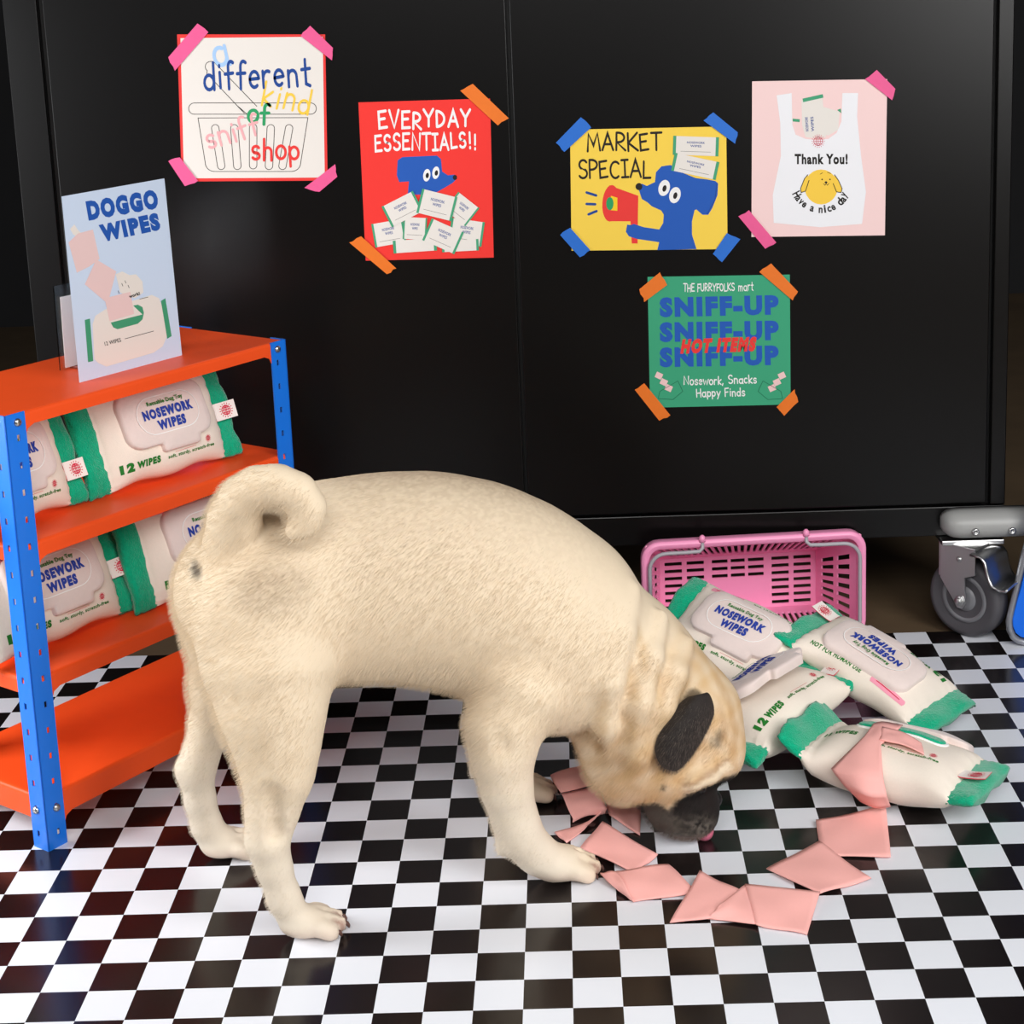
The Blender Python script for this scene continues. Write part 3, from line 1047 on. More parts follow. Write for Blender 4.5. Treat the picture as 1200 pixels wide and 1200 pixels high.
def prism_on(mb, outline, zf, th, m, warp, inset=0.004):
    """raised soft plate following the pouch face"""
    cen = np.mean(outline, 0)
    rings = []
    for sc, hh in ((1.0, 0.0), (1.0, th * .55), (0.985, th * .85), (0.955, th), (0.8, th * 1.05), (0.6, th * 1.08), (0.4, th * 1.1), (0.2, th * 1.1)):
        rings.append([(cen[0] + (x - cen[0]) * sc, cen[1] + (y - cen[1]) * sc, hh) for x, y in outline])
    N = len(outline)
    v = [warp(x, y, zf(x, y) + h - (0.002 if i == 0 else 0)) for i, r_ in enumerate(rings) for x, y, h in r_]
    f = [(i * N + k, i * N + (k + 1) % N, (i + 1) * N + (k + 1) % N, (i + 1) * N + k) for i in range(len(rings) - 1) for k in range(N)]
    f.append(tuple((len(rings) - 1) * N + k for k in range(N)))
    mb.add(v, f, m, True)


def face_text(mb, t, x0, x1, y0, h, m, zf, warp, bold=0.03, rot180=False, off=0.0006):
    v, f = bfont(t, bold)
    q = []
    for a, b in v:
        x, y = x0 + (x1 - x0) * a, y0 + h * b
        if rot180:
            x, y = x0 + x1 - x, 2 * y0 + h - y
        q.append(warp(x, y, zf(x, y) + off))
    mb.add(q, f, m)


def face_line(mb, pts, w, m, zf, warp, off=0.0005):
    for pl in stroke_polys(pts, w):
        mb.add([warp(x, y, zf(x, y) + off) for x, y in pl], [tuple(range(len(pl)))], m)


def face_logo(mb, cx, cy, r, m, fn):
    def ln(pts):
        for pl in stroke_polys(pts, r * .15):
            mb.add([fn(x, y) for x, y in pl], [tuple(range(len(pl)))], m)
    ln(arc(cx, cy, r, r, 0, 360, 16))
    for t in (-.45, .1, .55):
        ln([(cx - r * math.sqrt(1 - t * t), cy + t * r), (cx + r * math.sqrt(1 - t * t), cy + t * r)])
    for t in (.15, .6):
        ln(arc(cx, cy, r * t, r, 0, 360, 12))
    for i in range(16):
        a = 2 * math.pi * i / 16
        ln([(cx + r * 1.3 * math.cos(a), cy + r * 1.3 * math.sin(a)), (cx + r * 1.5 * math.cos(a), cy + r * 1.5 * math.sin(a))])


def pouch(label, group, center, ex, ez, warp=None, opened=False, tag_side=1, length=1.0, lid_lift=0.0, tagy=-0.025, thick=1.0):
    ex = np.array(ex, float)
    ex /= np.linalg.norm(ex)
    ez = np.array(ez, float)
    ez -= ex * (ez @ ex)
    ez /= np.linalg.norm(ez)
    ey = np.cross(ez, ex)
    center = np.array(center)
    base_warp = warp or (lambda x, y, z: (x, y, z))

    def W(x, y, z):
        x, y, z = base_warp(x, y, z + wob(x, y))
        return center + ex * x * length + ey * y + ez * z * thick

    root = empty('plush_wipe_pouch', tuple(center))
    tag(root, label, 'dog toy', group)
    # body
    mb = MB()
    NX, NR = 44, 56
    v = []
    for i in range(NX + 1):
        x = -PA + 2 * PA * i / NX
        b, h = prof_b(x), prof_h(x)
        for k in range(NR):
            a = 2 * math.pi * k / NR
            c, s = math.cos(a), math.sin(a)
            y = b * math.copysign(abs(c) ** 0.8, c)
            z = h * math.copysign(abs(s) ** 0.8, s)
            pinch = 0.0012 * math.sin(k * 2.2 + (0 if x < 0 else 1.3)) * max(0, (abs(x) / PA - .8) / .2)
            v.append(W(x, y, z + pinch))
    f = [(i * NR + k, i * NR + (k + 1) % NR, (i + 1) * NR + (k + 1) % NR, (i + 1) * NR + k) for i in range(NX) for k in range(NR)]
    f += [tuple(range(NR)), tuple(NX * NR + k for k in range(NR))]
    mb.add(v, f, M_cream, True)
    zf = zsurf
    if not opened:
        face_text(mb, '12', -0.066, -0.050, -0.0385, 0.0095, M_ink_green, zf, W, .08)
        face_text(mb, 'WIPES', -0.047, -0.019, -0.0372, 0.0072, M_ink_green, zf, W, .07)
    else:
        face_text(mb, '12 WIPES', -0.068, -0.034, -0.013, 0.0078, M_ink_green, zf, W, .05)
    oy = 0.0 if not opened else 0.012
    face_text(mb, 'soft, sturdy, scratch-free', -0.010, 0.055, -0.0375 + oy, 0.0046, M_ink_green, zf, W, .03)
    face_line(mb, [(0.000, -0.0315 + oy), (0.03, -0.0310 + oy)], 0.0003, M_ink_red, zf, W)
    face_logo(mb, 0.047, -0.0275 + oy, 0.0026, M_ink_red, lambda x, y: W(x, y, zf(x, y) + .0005))
    if not opened:
        # text along the other long edge, reading the other way
        face_text(mb, 'NOT FOR HUMAN USE', -0.005, 0.060, 0.0395, 0.0050, M_ink_green, zf, W, .03, rot180=True)
        for yy_ in (0.0396, 0.0408, 0.0420, 0.0432, 0.0444):
            ins_ = 0.0036 - math.sqrt(max(0, 0.0036 ** 2 - (yy_ - 0.042) ** 2))
            face_line(mb, [(-0.0615 + ins_ + (0.043 - 2 * ins_) * i / 8, yy_) for i in range(9)], 0.0016, M_ink_pink, zf, W, .0004 + (yy_ - .0396) * .02)
        face_line(mb, [(-0.055 + 0.030 * i / 8, 0.042) for i in range(9)], 0.0008, M_ink_red, zf, W, .0009)
    mb.build('body', parent=root, recalc=False, origin=tuple(center))
    # ends
    for sg in (-1, 1):
        mb = MB()
        v = []
        NE = 8
        for i in range(NE + 1):
            t = i / NE
            x = sg * (PA - 0.003 + (PE + 0.003) * t)
            h = 0.0068 + 0.0012 * math.sin(math.pi * t) if t < 0.9 else 0.0045
            b = PB * (1.0 + 0.035 * t) * (0.985 if t > .95 else 1)
            for k in range(48):
                a = 2 * math.pi * k / 48
                c, s = math.cos(a), math.sin(a)
                y = b * math.copysign(abs(c) ** 0.75, c)
                z = h * math.copysign(abs(s) ** 0.75, s)
                j = 0.0009
                z += 0.0022 * math.sin(y * 120 + sg) * t
                v.append(W(x + random.uniform(-j, j) * t, y + random.uniform(-j, j), z + random.uniform(-j, j)))
        f = [(i * 48 + k, i * 48 + (k + 1) % 48, (i + 1) * 48 + (k + 1) % 48, (i + 1) * 48 + k) for i in range(NE) for k in range(48)]
        f += [tuple(range(48)), tuple(NE * 48 + k for k in range(48))]
        mb.add(v, f, M_green, True)
        e = mb.build('end_trim', parent=root, origin=tuple(center))
        e['label'] = 'green fluffy end strip'
    # side tag
    mb = MB()
    x0 = tag_side * (PA - 0.002)
    th_, tl, tw = 0.0006, 0.025, 0.019
    zt = lambda x: 0.0112 + 0.0035 * abs(x - x0) / tl
    gx_ = [x0 + tag_side * (-0.002 + (tl + 0.002) * i / 10) for i in range(11)]
    gy_ = [tagy - tw / 2 + tw * j / 8 for j in range(9)]
    ft = [W(x, y, zt(x)) for x in gx_ for y in gy_]
    bk = [W(x, y, zt(x) - .0008) for x in gx_ for y in gy_]
    qd = [(i * 9 + j, (i + 1) * 9 + j, (i + 1) * 9 + j + 1, i * 9 + j + 1) for i in range(10) for j in range(8)]
    mb.add(ft, qd, M_tag)
    mb.add(bk, [q[::-1] for q in qd], M_tag)
    ed = [(0, 8), (8, 98), (98, 90), (90, 0)]
    rim_ = list(range(0, 9)) + [i * 9 + 8 for i in range(1, 11)] + [90 + j for j in range(7, -1, -1)] + [i * 9 for i in range(9, 0, -1)]
    mb.add([ft[i] for i in rim_] + [bk[i] for i in rim_], [(k, (k + 1) % len(rim_), len(rim_) + (k + 1) % len(rim_), len(rim_) + k) for k in range(len(rim_))], M_ink_red)
    face_logo(mb, x0 + tag_side * tl * .52, tagy, 0.0052, M_ink_red, lambda x, y: W(x, y, zt(x) + .0005))
    e = mb.build('side_tag', parent=root, recalc=False, origin=tuple(center))
    e['label'] = 'white side tag with a red round emblem'
    # lid
    if not opened:
        mb = MB()
        zl = lambda x, y: zsurf(x, y) + lid_lift * max(0.0, (0.041 - y) / 0.070) ** 1.0
        LT = 0.0065
        prism_on(mb, LID, zl, LT, M_lid, W)
        zt2 = lambda x, y: zl(x, y) + LT * 1.08
        # white stadium outline, print
        sx, sy, r = 0.020, 0.0100, 0.0195
        ring = arc(sx + .0, sy, r, r, -90, 90, 12) + arc(-sx, sy, r, r, 90, 270, 12)
        ring.append(ring[0])
        face_line(mb, ring, 0.0009, M_ink_white, zt2, W, .0008)
        face_text(mb, 'Reusable Dog Toy', -0.023, 0.023, 0.0195, 0.0058, M_ink_green, zt2, W, .03)
        face_text(mb, 'NOSEWORK', -0.032, 0.032, 0.0068, 0.0105, M_ink_blue, zt2, W, .07)
        face_text(mb, 'WIPES', -0.0175, 0.0175, -0.0062, 0.0105, M_ink_blue, zt2, W, .07)
        e = mb.build('lid', parent=root, recalc=False, origin=tuple(center))
        e['label'] = 'pale mauve lid patch with blue lettering'
    else:
        # open slot: green plush oval with white rim; the lid folded back beyond it
        mb = MB()
        slot = arc(0.036, 0.022, 0.0095, 0.0085, -90, 90, 8) + [(0.036 - 0.012 * i, 0.0305) for i in range(1, 6)] + arc(-0.036, 0.022, 0.0095, 0.0085, 90, 270, 8) + [(-0.036 + 0.012 * i, 0.0135) for i in range(1, 6)]
        prism_on(mb, [(x * 1.06, 0.022 + (y - 0.022) * 1.22) for x, y in slot], zsurf, 0.0012, M_ink_white, W)
        prism_on(mb, slot, zsurf, 0.0030, M_green, W)
        e = mb.build('opening', parent=root, recalc=False, origin=tuple(center))
        e['label'] = 'green plush opening with a white rim'
        mb = MB()
        out = [(x * 1.02 + .004, 0.036 + (y + 0.029) * 0.5) for x, y in LID]
        zl = lambda x, y: 0.0205 - 0.35 * (y - 0.036) - 1.6 * x * x
        prism_on(mb, out, zl, 0.0060, M_lid, W)
        e = mb.build('lid', parent=root, recalc=True, origin=tuple(center))
        e['label'] = 'pale mauve lid folded open'
    return root


GS = 'plush wipe pouches on the rack'
GF = 'plush wipe pouches spilled from the basket'


def shelf_pouch(label, s, v, z, yaw=0, tilt=22, **kw):
    # stands on its long edge, face to the front, leaning back
    a = math.radians(yaw)
    ex = SU * math.cos(a) + SV * math.sin(a)
    nrm = -SV * math.cos(a) + SU * math.sin(a)
    t = math.radians(tilt)
    ez = nrm * math.cos(t) + np.array([0, 0, 1]) * math.sin(t)
    c = np.array(sl(s, v, z))
    return pouch(label, GS, c, ex, ez, **kw)


shelf_pouch('pouch on the upper shelf beside the blue post, half hidden by it', 0.041, 0.072, 0.3057 + 0.0535, tilt=20, length=0.86, tag_side=1, tagy=-0.020)
shelf_pouch('pouch at the right of the upper shelf, whole lid lettering in view', 0.228, 0.062, 0.3057 + 0.0535, yaw=-3, tilt=20, tag_side=1, tagy=-0.004)
shelf_pouch('pouch on the second shelf right behind the blue post', 0.079, 0.073, 0.174 + 0.0535, tilt=22, tag_side=1, tagy=-0.006)
shelf_pouch('pouch on the second shelf beside the tail, partly behind it', 0.266, 0.050, 0.174 + 0.0535, yaw=-4, tilt=18, tag_side=1)


def floor_pouch(label, px, py, h, heading, roll=0, pitch=0, **kw):
    c = at_z(px, py, h)
    a, r, p = math.radians(heading), math.radians(roll), math.radians(pitch)
    ex = np.array([math.cos(a) * math.cos(p), math.sin(a) * math.cos(p), math.sin(p)])
    side_ = np.array([-math.sin(a), math.cos(a), 0])
    ez = np.cross(ex, side_)
    ez = ez * math.cos(r) - side_ * math.sin(r)          # +roll tips the face towards the pouch's lower edge
    return pouch(label, GF, c, ex, ez, **kw)


floor_pouch('spilled pouch at the back, partly behind the dog and leaning into the pink basket', 866, 754, 0.068, -39, roll=32, pitch=-11)
floor_pouch('spilled pouch at the right whose lettering is upside down', 1024, 784, 0.057, 138, roll=0, pitch=19)
floor_pouch('spilled pouch in the middle just past the dog, its lid lifting', 901, 832, 0.044, 48, roll=-4, pitch=6, lid_lift=0.020, thick=1.18)


def curl(x, y, z):
    if x < -PA + 0.01:
        d = (-PA + 0.01 - x)
        z += d * 0.75
    return x, y, z


floor_pouch('opened front pouch with a pink wipe pulled from its slot', 1046, 896, 0.0315, -33, roll=-4, thick=1.12, opened=True, warp=curl, tagy=-0.010)

# ------------------------------------------------------------------ pink basket lying on its side
bk_root = empty('shopping_basket', (0.2275, 0.75, 0))
tag(bk_root, 'small pink plastic shopping basket lying on its side under the cabinet edge', 'basket')
ba = math.radians(4.5)
BX = np.array([math.cos(ba), math.sin(ba), 0])
BY = np.array([-math.sin(ba), math.cos(ba), 0])
BO = np.array([0.2280, 0.7375, 0.0])
RW, RH = 0.1365, 0.1375          # rim half width, rim height
BW, BHh, BD = 0.101, 0.076, 0.110   # base half width, base height, depth


def bp(x, d, z):
    return BO + BX * x + BY * d + np.array([0, 0, z])


def rrect(w0, w1, z0, z1, r, n=6):
    p = []
    for cx, cz, a in ((w1 - r, z1 - r, 0), (w0 + r, z1 - r, 90), (w0 + r, z0 + r, 180), (w1 - r, z0 + r, 270)):
        p += arc(cx, cz, r, r, a, a + 90, n)
    return p


mb = MB()


def wall(mb, f, nu, nv, slots, m):
    """panel from a mapping f(u, v); cells listed in slots are left open"""
    us, vs_ = nu, nv
    pt = {}
    def g(i, j):
        if (i, j) not in pt:
            pt[(i, j)] = len(vv)
            vv.append(f(us[i], vs_[j]))
        return pt[(i, j)]
    vv, ff = [], []
    for i in range(len(us) - 1):
        for j in range(len(vs_) - 1):
            um, vm = (us[i] + us[i + 1]) / 2, (vs_[j] + vs_[j + 1]) / 2
            if any(a <= um <= b and c <= vm <= d for a, b, c, d in slots):
                continue
            ff.append((g(i, j), g(i + 1, j), g(i + 1, j + 1), g(i, j + 1)))
    mb.add(vv, ff, m)


def slot_grid(cols, rows):
    return [(a, b, c, d) for a, b in cols for c, d in rows]


def breaks(slots, k, n=2):
    s = {0.0, 1.0}
    for q in slots:
        s.add(q[k])
        s.add(q[k + 1])
    return sorted(s)


z0 = 0.002
# base panel (u across, v up): three bands of slots with a plain middle
rows = [(0.07 + i * 0.132, 0.07 + i * 0.132 + 0.062) for i in range(7)]
cols_l = [(0.035, 0.145), (0.175, 0.285)]
cols_r = [(0.715, 0.825), (0.855, 0.965)]
cols_m = [(0.335, 0.435), (0.455, 0.545), (0.565, 0.665)]
sl_b = slot_grid(cols_l + cols_r, rows) + slot_grid(cols_m, rows[-3:])
fb = lambda u, v: bp(-BW + 2 * BW * u, BD, z0 + (BHh - z0) * v)
wall(mb, fb, breaks(sl_b, 0), breaks(sl_b, 2), sl_b, M_pinkpl)
# side panels: u from rim to base, v up
rows_s = [(0.10 + i * 0.112, 0.10 + i * 0.112 + 0.054) for i in range(7)]
sl_s = slot_grid([(0.22, 0.50), (0.58, 0.86)], rows_s)
for sg in (1, -1):
    fs = lambda u, v: bp(sg * (RW - .006 + (BW - RW + .006) * u), BD * u, z0 + ((RH - .006) * (1 - u) + BHh * u - z0) * v)
    wall(mb, fs, breaks(sl_s, 0), breaks(sl_s, 2), sl_s, M_pinkpl)
# long panels, lower one on the floor and upper one
cols_t = [(0.06 + i * 0.0345, 0.06 + i * 0.0345 + 0.019) for i in range(26)]
sl_t = slot_grid(cols_t, [(0.25, 0.80)])
for up_ in (0, 1):
    def ft_(u, v, up_=up_):
        hw = (RW - .006) * (1 - v) + BW * v
        uu = -1 + 2 * u
        sk = 0.018 * (v - .5) if 0.05 < u < 0.95 else 0
        return bp(hw * uu + sk, BD * v, z0 if not up_ else ((RH - .006) * (1 - v) + BHh * v))
    wall(mb, ft_, breaks(sl_t, 0), breaks(sl_t, 2), sl_t, M_pinkpl)
mb.build('basket_body', parent=bk_root, solid=0.0022)
# rim: rounded flange ring
mb = MB()
o1 = rrect(-RW, RW, 0.0012, RH, 0.022)
i1 = rrect(-RW + .0095, RW - .0095, 0.0012 + .006, RH - .0095, 0.014)
secs = [(o1, 0.008), (o1, -0.004), (None, -0.0065), (i1, -0.004), (i1, 0.008)]
N = len(o1)
v = []
for ol, d in secs:
    for k in range(N):
        if ol is None:
            x, z = (o1[k][0] * .6 + i1[k][0] * .4, o1[k][1] * .6 + i1[k][1] * .4)
        else:
            x, z = ol[k]
        v.append(bp(x, d, z))
f = []
for i in range(len(secs)):
    j = (i + 1) % len(secs)
    for k in range(N):
        f.append((i * N + k, i * N + (k + 1) % N, j * N + (k + 1) % N, j * N + k))
mb.add(v, f, M_pinkpl, True)
mb.build('rim', parent=bk_root, bevel=0.0008)
# two wire handles folded down along the rim
M_wire = mat('grey_coated_wire', (170, 166, 172), rough=0.35, spec=0.5)
for sg in (1, -1):
    mb = MB()
    xi = 0.063
    path = [(sg * xi, -0.004, RH - 0.001), (sg * xi, -0.0075, RH - 0.009), (sg * (xi + 0.004), -0.009, RH - 0.0125)]
    path += [(sg * (xi + .02 + .04 * t), -0.0095, RH - 0.0128) for t in (0, .5)]
    path += [(sg * x, -0.0095, z) for x, z in arc(RW - .0285, RH - .0325, .0195, .0195, 90, 0, 8)]
    path += [(sg * (RW - .009), -0.0095, z) for z in (0.08, 0.06, 0.04)]
    path += [(sg * x, -0.0095, z) for x, z in arc(RW - .0285, 0.027, .0195, .0195, 0, -90, 8)]
    path += [(sg * (xi + .004), -0.009, 0.0078), (sg * xi, -0.0065, 0.0055)]
    mb.tube([bp(*p) for p in path], 0.0024, M_wire, 10)
    h = mb.build('handle', parent=bk_root)
    mb = MB()
    mb.tube([bp(sg * xi, -0.0045, RH - 0.002), bp(sg * xi, -0.0045, RH + 0.004), bp(sg * xi, -0.0045, RH + 0.0062)], [0.0042, 0.0036, 0.0015], M_pinkpl, 12)
    mb.build('handle_clip', parent=bk_root)

# ------------------------------------------------------------------ blue panel at the right edge
M_rimg = mat('brushed_grey_edge', (150, 152, 158), rough=0.35, metal=0.6)
M_bpan = mat('bright_blue_plastic', (0, 104, 226), rough=0.4)
PY = 0.70
pan = empty('blue_panel', (0.60, PY, 0.0))
tag(pan, 'bright blue panel with grey metal edging at the right end of the mat', 'panel')
prof = [(0.5290, 0.040), (0.5275, 0.032), (0.5285, 0.022), (0.5325, 0.013), (0.539, 0.0075), (0.547, 0.005), (0.66, 0.004), (0.66, 0.30), (0.590, 0.30), (0.560, 0.180), (0.5425, 0.110)]
cen = np.mean(prof, 0)
mb = MB()
N = len(prof)
pin = []
for i in range(N):
    a, b, c_ = np.array(prof[i - 1]), np.array(prof[i]), np.array(prof[(i + 1) % N])
    t = (c_ - a) / np.linalg.norm(c_ - a)
    pin.append(b + np.array([t[1], -t[0]]) * -0.006 if False else b + (cen - b) / np.linalg.norm(cen - b) * 0.006)
v = [(x, PY, z) for x, z in pin] + [(x, PY + .02, z) for x, z in pin]
mb.add(v, [tuple(range(N)), tuple(range(2 * N - 1, N - 1, -1))] + [(i, (i + 1) % N, N + (i + 1) % N, N + i) for i in range(N)], M_bpan)
mb.build('board', parent=pan, bevel=0.001)
mb = MB()
mb.tube([(x, PY + 0.004, z) for x, z in prof], 0.0042, M_rimg, 10, closed=True)
mb.build('edging', parent=pan)

# ------------------------------------------------------------------ pink felt wipes
WG = 'pink felt wipes trailing from the open pouch to the dog'


def sheet(mb, rows, m=M_pinkfelt, nu=8, nv=5, wave=0.0008, seed=0):
    """rows: list of polylines of 3D points; resampled smoothly into a cloth grid"""
    rows = [np.array(r_, float) for r_ in rows]
    def interp(pts, n, lin_=False):
        pts = np.array(pts)
        t = np.linspace(0, len(pts) - 1, n)
        out = []
        for q in t:
            i = min(int(q), len(pts) - 2)
            fr = q - i
            p0, p1, p2, p3 = pts[max(i - 1, 0)], pts[i], pts[i + 1], pts[min(i + 2, len(pts) - 1)]
            if len(pts) == 2 or lin_:
                out.append(p1 + (p2 - p1) * fr)
            else:
                out.append(0.5 * ((2 * p1) + (-p0 + p2) * fr + (2 * p0 - 5 * p1 + 4 * p2 - p3) * fr ** 2 + (-p0 + 3 * p1 - 3 * p2 + p3) * fr ** 3))
        return np.array(out)
    R_ = [interp(r_, nu + 1) for r_ in rows]
    Cn = (len(rows) - 1) * nv + 1
    g = np.array([interp([R_[i][k] for i in range(len(rows))], Cn, len(rows) > 3) for k in range(nu + 1)])
    rr = np.random.default_rng(seed)
    ph = rr.uniform(0, 6, 3)
    v = []
    for a in range(nu + 1):
        for b in range(Cn):
            p = g[a, b].copy()
            p[2] += wave * math.sin(a * .9 + ph[0]) * math.sin(b * .8 + ph[1])
            v.append(p)
    f = [(a * Cn + b, (a + 1) * Cn + b, (a + 1) * Cn + b + 1, a * Cn + b + 1) for a in range(nu) for b in range(Cn - 1)]
    mb.add(v, f, m, True)


def wipe(label, sheets, seed=0, straight=True):
    mb = MB()
    for rows in sheets:
        if straight and len(rows) == 3 and all(len(r_) == 3 for r_ in rows):
            a, b, c, d = [np.array(q[:2], float) for q in (rows[0][0], rows[0][2], rows[2][0], rows[2][2])]
            rows = [[(*((a * (1 - j / 2) + b * j / 2) * (1 - i / 2) + (c * (1 - j / 2) + d * j / 2) * i / 2), rows[i][j][2]) for j in range(3)] for i in range(3)]
        sheet(mb, [[at_z(x, y, h) for x, y, h in r_] for r_ in rows], seed=seed)
    o = mb.build('felt_wipe', solid=0.0011, origin=tuple(np.mean(mb.v, 0) * np.array([1, 1, 0])))
    return tag(o, label, 'felt wipe', WG)


wipe('pink felt wipe hanging from the slot of the open pouch',
     [[[(1024, 848, .065), (1038, 846, .068), (1058, 850, .066)], [(1013, 863, .065), (1023, 866, .066), (1032, 873, .064)], [(974, 901, .046), (1004, 906, .050), (1035, 911, .048)], [(990, 921, .034), (1014, 930, .036), (1039, 932, .034)], [(1008, 939, .014), (1028, 947, .014), (1044, 945, .012)]],
      [[(1034, 852, .068), (1031, 867, .066)], [(1058, 858, .067), (1055, 872, .065)], [(1080, 871, .063), (1083, 884, .060)]]], 1)
wipe('pink felt wipe lying flat below the hanging one',
     [[[(956, 962, .003), (996, 958, .005), (1038, 944, .0075)], [(957, 985, .003), (1000, 984, .004), (1041, 976, .004)], [(962, 1003, .002), (1003, 1004, .002), (1044, 1004, .003)]]], 2)
wipe('diamond-laid pink felt wipe, third along from the pouch',
     [[[(960, 986, .0065), (990, 1008, .0045), (1021, 1030, .003)], [(929, 1002, .005), (958, 1022, .0055), (990, 1039, .003)], [(898, 1018, .0035), (930, 1036, .0045), (961, 1047, .005)]]], 3)
wipe('pink felt wipe nearest the camera, lowest of the trail',
     [[[(873, 1036, .0065), (914, 1044, .008), (961, 1045, .0075)], [(861, 1058, .006), (906, 1066, .005), (954, 1071, .003)], [(886, 1084, .003), (900, 1084, .002), (946, 1095, .0015)]],
      [[(873, 1037, .0065), (879, 1060, .006), (886, 1083, .003)], [(852, 1053, .0085), (856, 1066, .0075), (860, 1080, .002)], [(842, 1062, .0075), (837, 1070, .006), (829, 1077, .0015)]]], 4)
wipe('pink felt wipe folded to a point, just left of the nearest one',
     [[[(820, 1021, .009), (845, 1034, .007), (868, 1044, .006)], [(803, 1050, .005), (825, 1060, .005), (852, 1062, .005)], [(785, 1081, .0015), (806, 1081, .003), (834, 1076, .003)]]], 5)
wipe('twisted pink felt wipe lying just right of the front paw',
     [[[(722, 1021, .009), (752, 1016, .010), (783, 1012, .006)], [(733, 1036, .008), (770, 1032, .0065), (800, 1027, .007)], [(742, 1057, .0015), (775, 1053, .002), (818, 1046, .003)]],
      [[(703, 1023, .006), (722, 1021, .009)], [(712, 1033, .005), (733, 1037, .009)], [(731, 1048, .0015), (743, 1057, .003)]]], 6)
wipe('flat pink felt wipe touching the toes of the front paw',
     [[[(706, 963, .008), (736, 982, .006), (771, 1002, .004)], [(694, 974, .006), (724, 996, .006), (757, 1014, .003)], [(680, 993, .003), (706, 1008, .006), (744, 1023, .002)]]], 7)
wipe('curled pink felt wipe under the muzzle with a rolled edge',
     [[[(658, 930, .013), (680, 926, .016), (699, 920, .017)], [(664, 944, .010), (686, 938, .014), (707, 936, .017)], [(672, 961, .003), (692, 950, .008), (711, 948, .015)], [(671, 963, .0015), (690, 956, .003), (709, 953, .008)]],
      [[(711, 946, .013), (700, 955, .004)], [(690, 962, .003), (684, 972, .003)], [(650, 976, .0015), (664, 988, .0015)]]], 8, False)
wipe('shaded pink felt wipe behind the muzzle, topmost of the bundle',
     [[[(645, 908, .020), (664, 902, .024), (690, 894, .022)], [(648, 914, .024), (672, 910, .027), (697, 903, .024)], [(657, 929, .018), (682, 923, .021), (705, 916, .019)]],
      [[(645, 908, .020), (690, 894, .022)], [(648, 916, .012), (690, 900, .014)], [(656, 925, .006), (695, 912, .008)]]], 9, False)
wipe('shaded pink felt wipe spread flat beneath the chin',
     [[[(700, 905, .012), (726, 916, .006), (752, 930, .002)], [(706, 930, .010), (730, 942, .005), (756, 952, .002)], [(714, 955, .004), (732, 962, .003), (750, 979, .001)]]], 10)

# ------------------------------------------------------------------ the pug
DT = math.radians(19)
DU = np.array([math.cos(DT), math.sin(DT), 0])
DW = np.array([-math.sin(DT), math.cos(DT), 0])
DO = np.array([-0.275, 0.19, 0.0])


def dpt(px, py, w):
    """dog-frame point (along, across, up) seen at a picture position at a given offset across the body"""
    p = on_plane(px, py, DO + DW * w, DW) - DO
    return np.array([p @ DU, w, p[2]])


def dworld(p):
    p = np.asarray(p)
    return DO + p[..., 0:1] * DU + p[..., 1:2] * DW + p[..., 2:3] * np.array([0, 0, 1.0])


RES = 0.0034
lo = np.array([-0.125, -0.150, -0.010])
hi = np.array([0.520, 0.140, 0.440])
nx, ny, nz = (np.ceil((hi - lo) / RES).astype(int) + 1)
gx, gy, gz = [lo[i] + RES * np.arange(n_) for i, n_ in enumerate((nx, ny, nz))]
VOL = np.full((nx, ny, nz), 0.2, np.float32)


def region(mn, mx, pad):
    a = np.maximum(np.floor((np.array(mn) - pad - lo) / RES).astype(int), 0)
    b = np.minimum(np.ceil((np.array(mx) + pad - lo) / RES).astype(int) + 1, [nx, ny, nz])
    return tuple(slice(i, j) for i, j in zip(a, b))


def smin(a, b, k):
    h = np.clip(0.5 + 0.5 * (b - a) / k, 0, 1)
    return b * (1 - h) + a * h - k * h * (1 - h)


def put(fn, mn, mx, k):
    s = region(mn, mx, 0.035 + k)
    X, Y, Z = np.meshgrid(gx[s[0]], gy[s[1]], gz[s[2]], indexing='ij')
    VOL[s] = smin(VOL[s], fn(X, Y, Z).astype(np.float32), k)


def ell(c, r, k=0.02, rot=0.0):
    """ellipsoid; rot tips it in the along/up plane (degrees, nose-down positive)"""
    c, r = np.array(c, float), np.array(r, float)
    ca, sa = math.cos(math.radians(rot)), math.sin(math.radians(rot))

    def fn(X, Y, Z):
        x, y, z = X - c[0], Y - c[1], Z - c[2]
        u = x * ca - z * sa
        v = x * sa + z * ca
        k0 = np.sqrt((u / r[0]) ** 2 + (y / r[1]) ** 2 + (v / r[2]) ** 2) + 1e-9
        k1 = np.sqrt((u / r[0] ** 2) ** 2 + (y / r[1] ** 2) ** 2 + (v / r[2] ** 2) ** 2) + 1e-9
        return k0 * (k0 - 1) / k1
    m = max(r)
    put(fn, c - m, c + m, k)


def cone(a, ra, b, rb, k=0.012, sy=1.0):
    a, b = np.array(a, float), np.array(b, float)

    def fn(X, Y, Z):
        ay, by = a[1] / sy, b[1] / sy
        d = np.array([b[0] - a[0], by - ay, b[2] - a[2]])
        t = np.clip(((X - a[0]) * d[0] + (Y / sy - ay) * d[1] + (Z - a[2]) * d[2]) / (d @ d), 0, 1)
        return np.sqrt((X - a[0] - t * d[0]) ** 2 + (Y / sy - ay - t * d[1]) ** 2 + (Z - a[2] - t * d[2]) ** 2) - (ra + (rb - ra) * t)
    m = max(ra, rb)
    put(fn, np.minimum(a, b) - m, np.maximum(a, b) + m, k)


def limb(js, k=0.012, sy=1.0):
    for (a, ra), (b, rb) in zip(js[:-1], js[1:]):
        cone(a, ra, b, rb, k, sy)


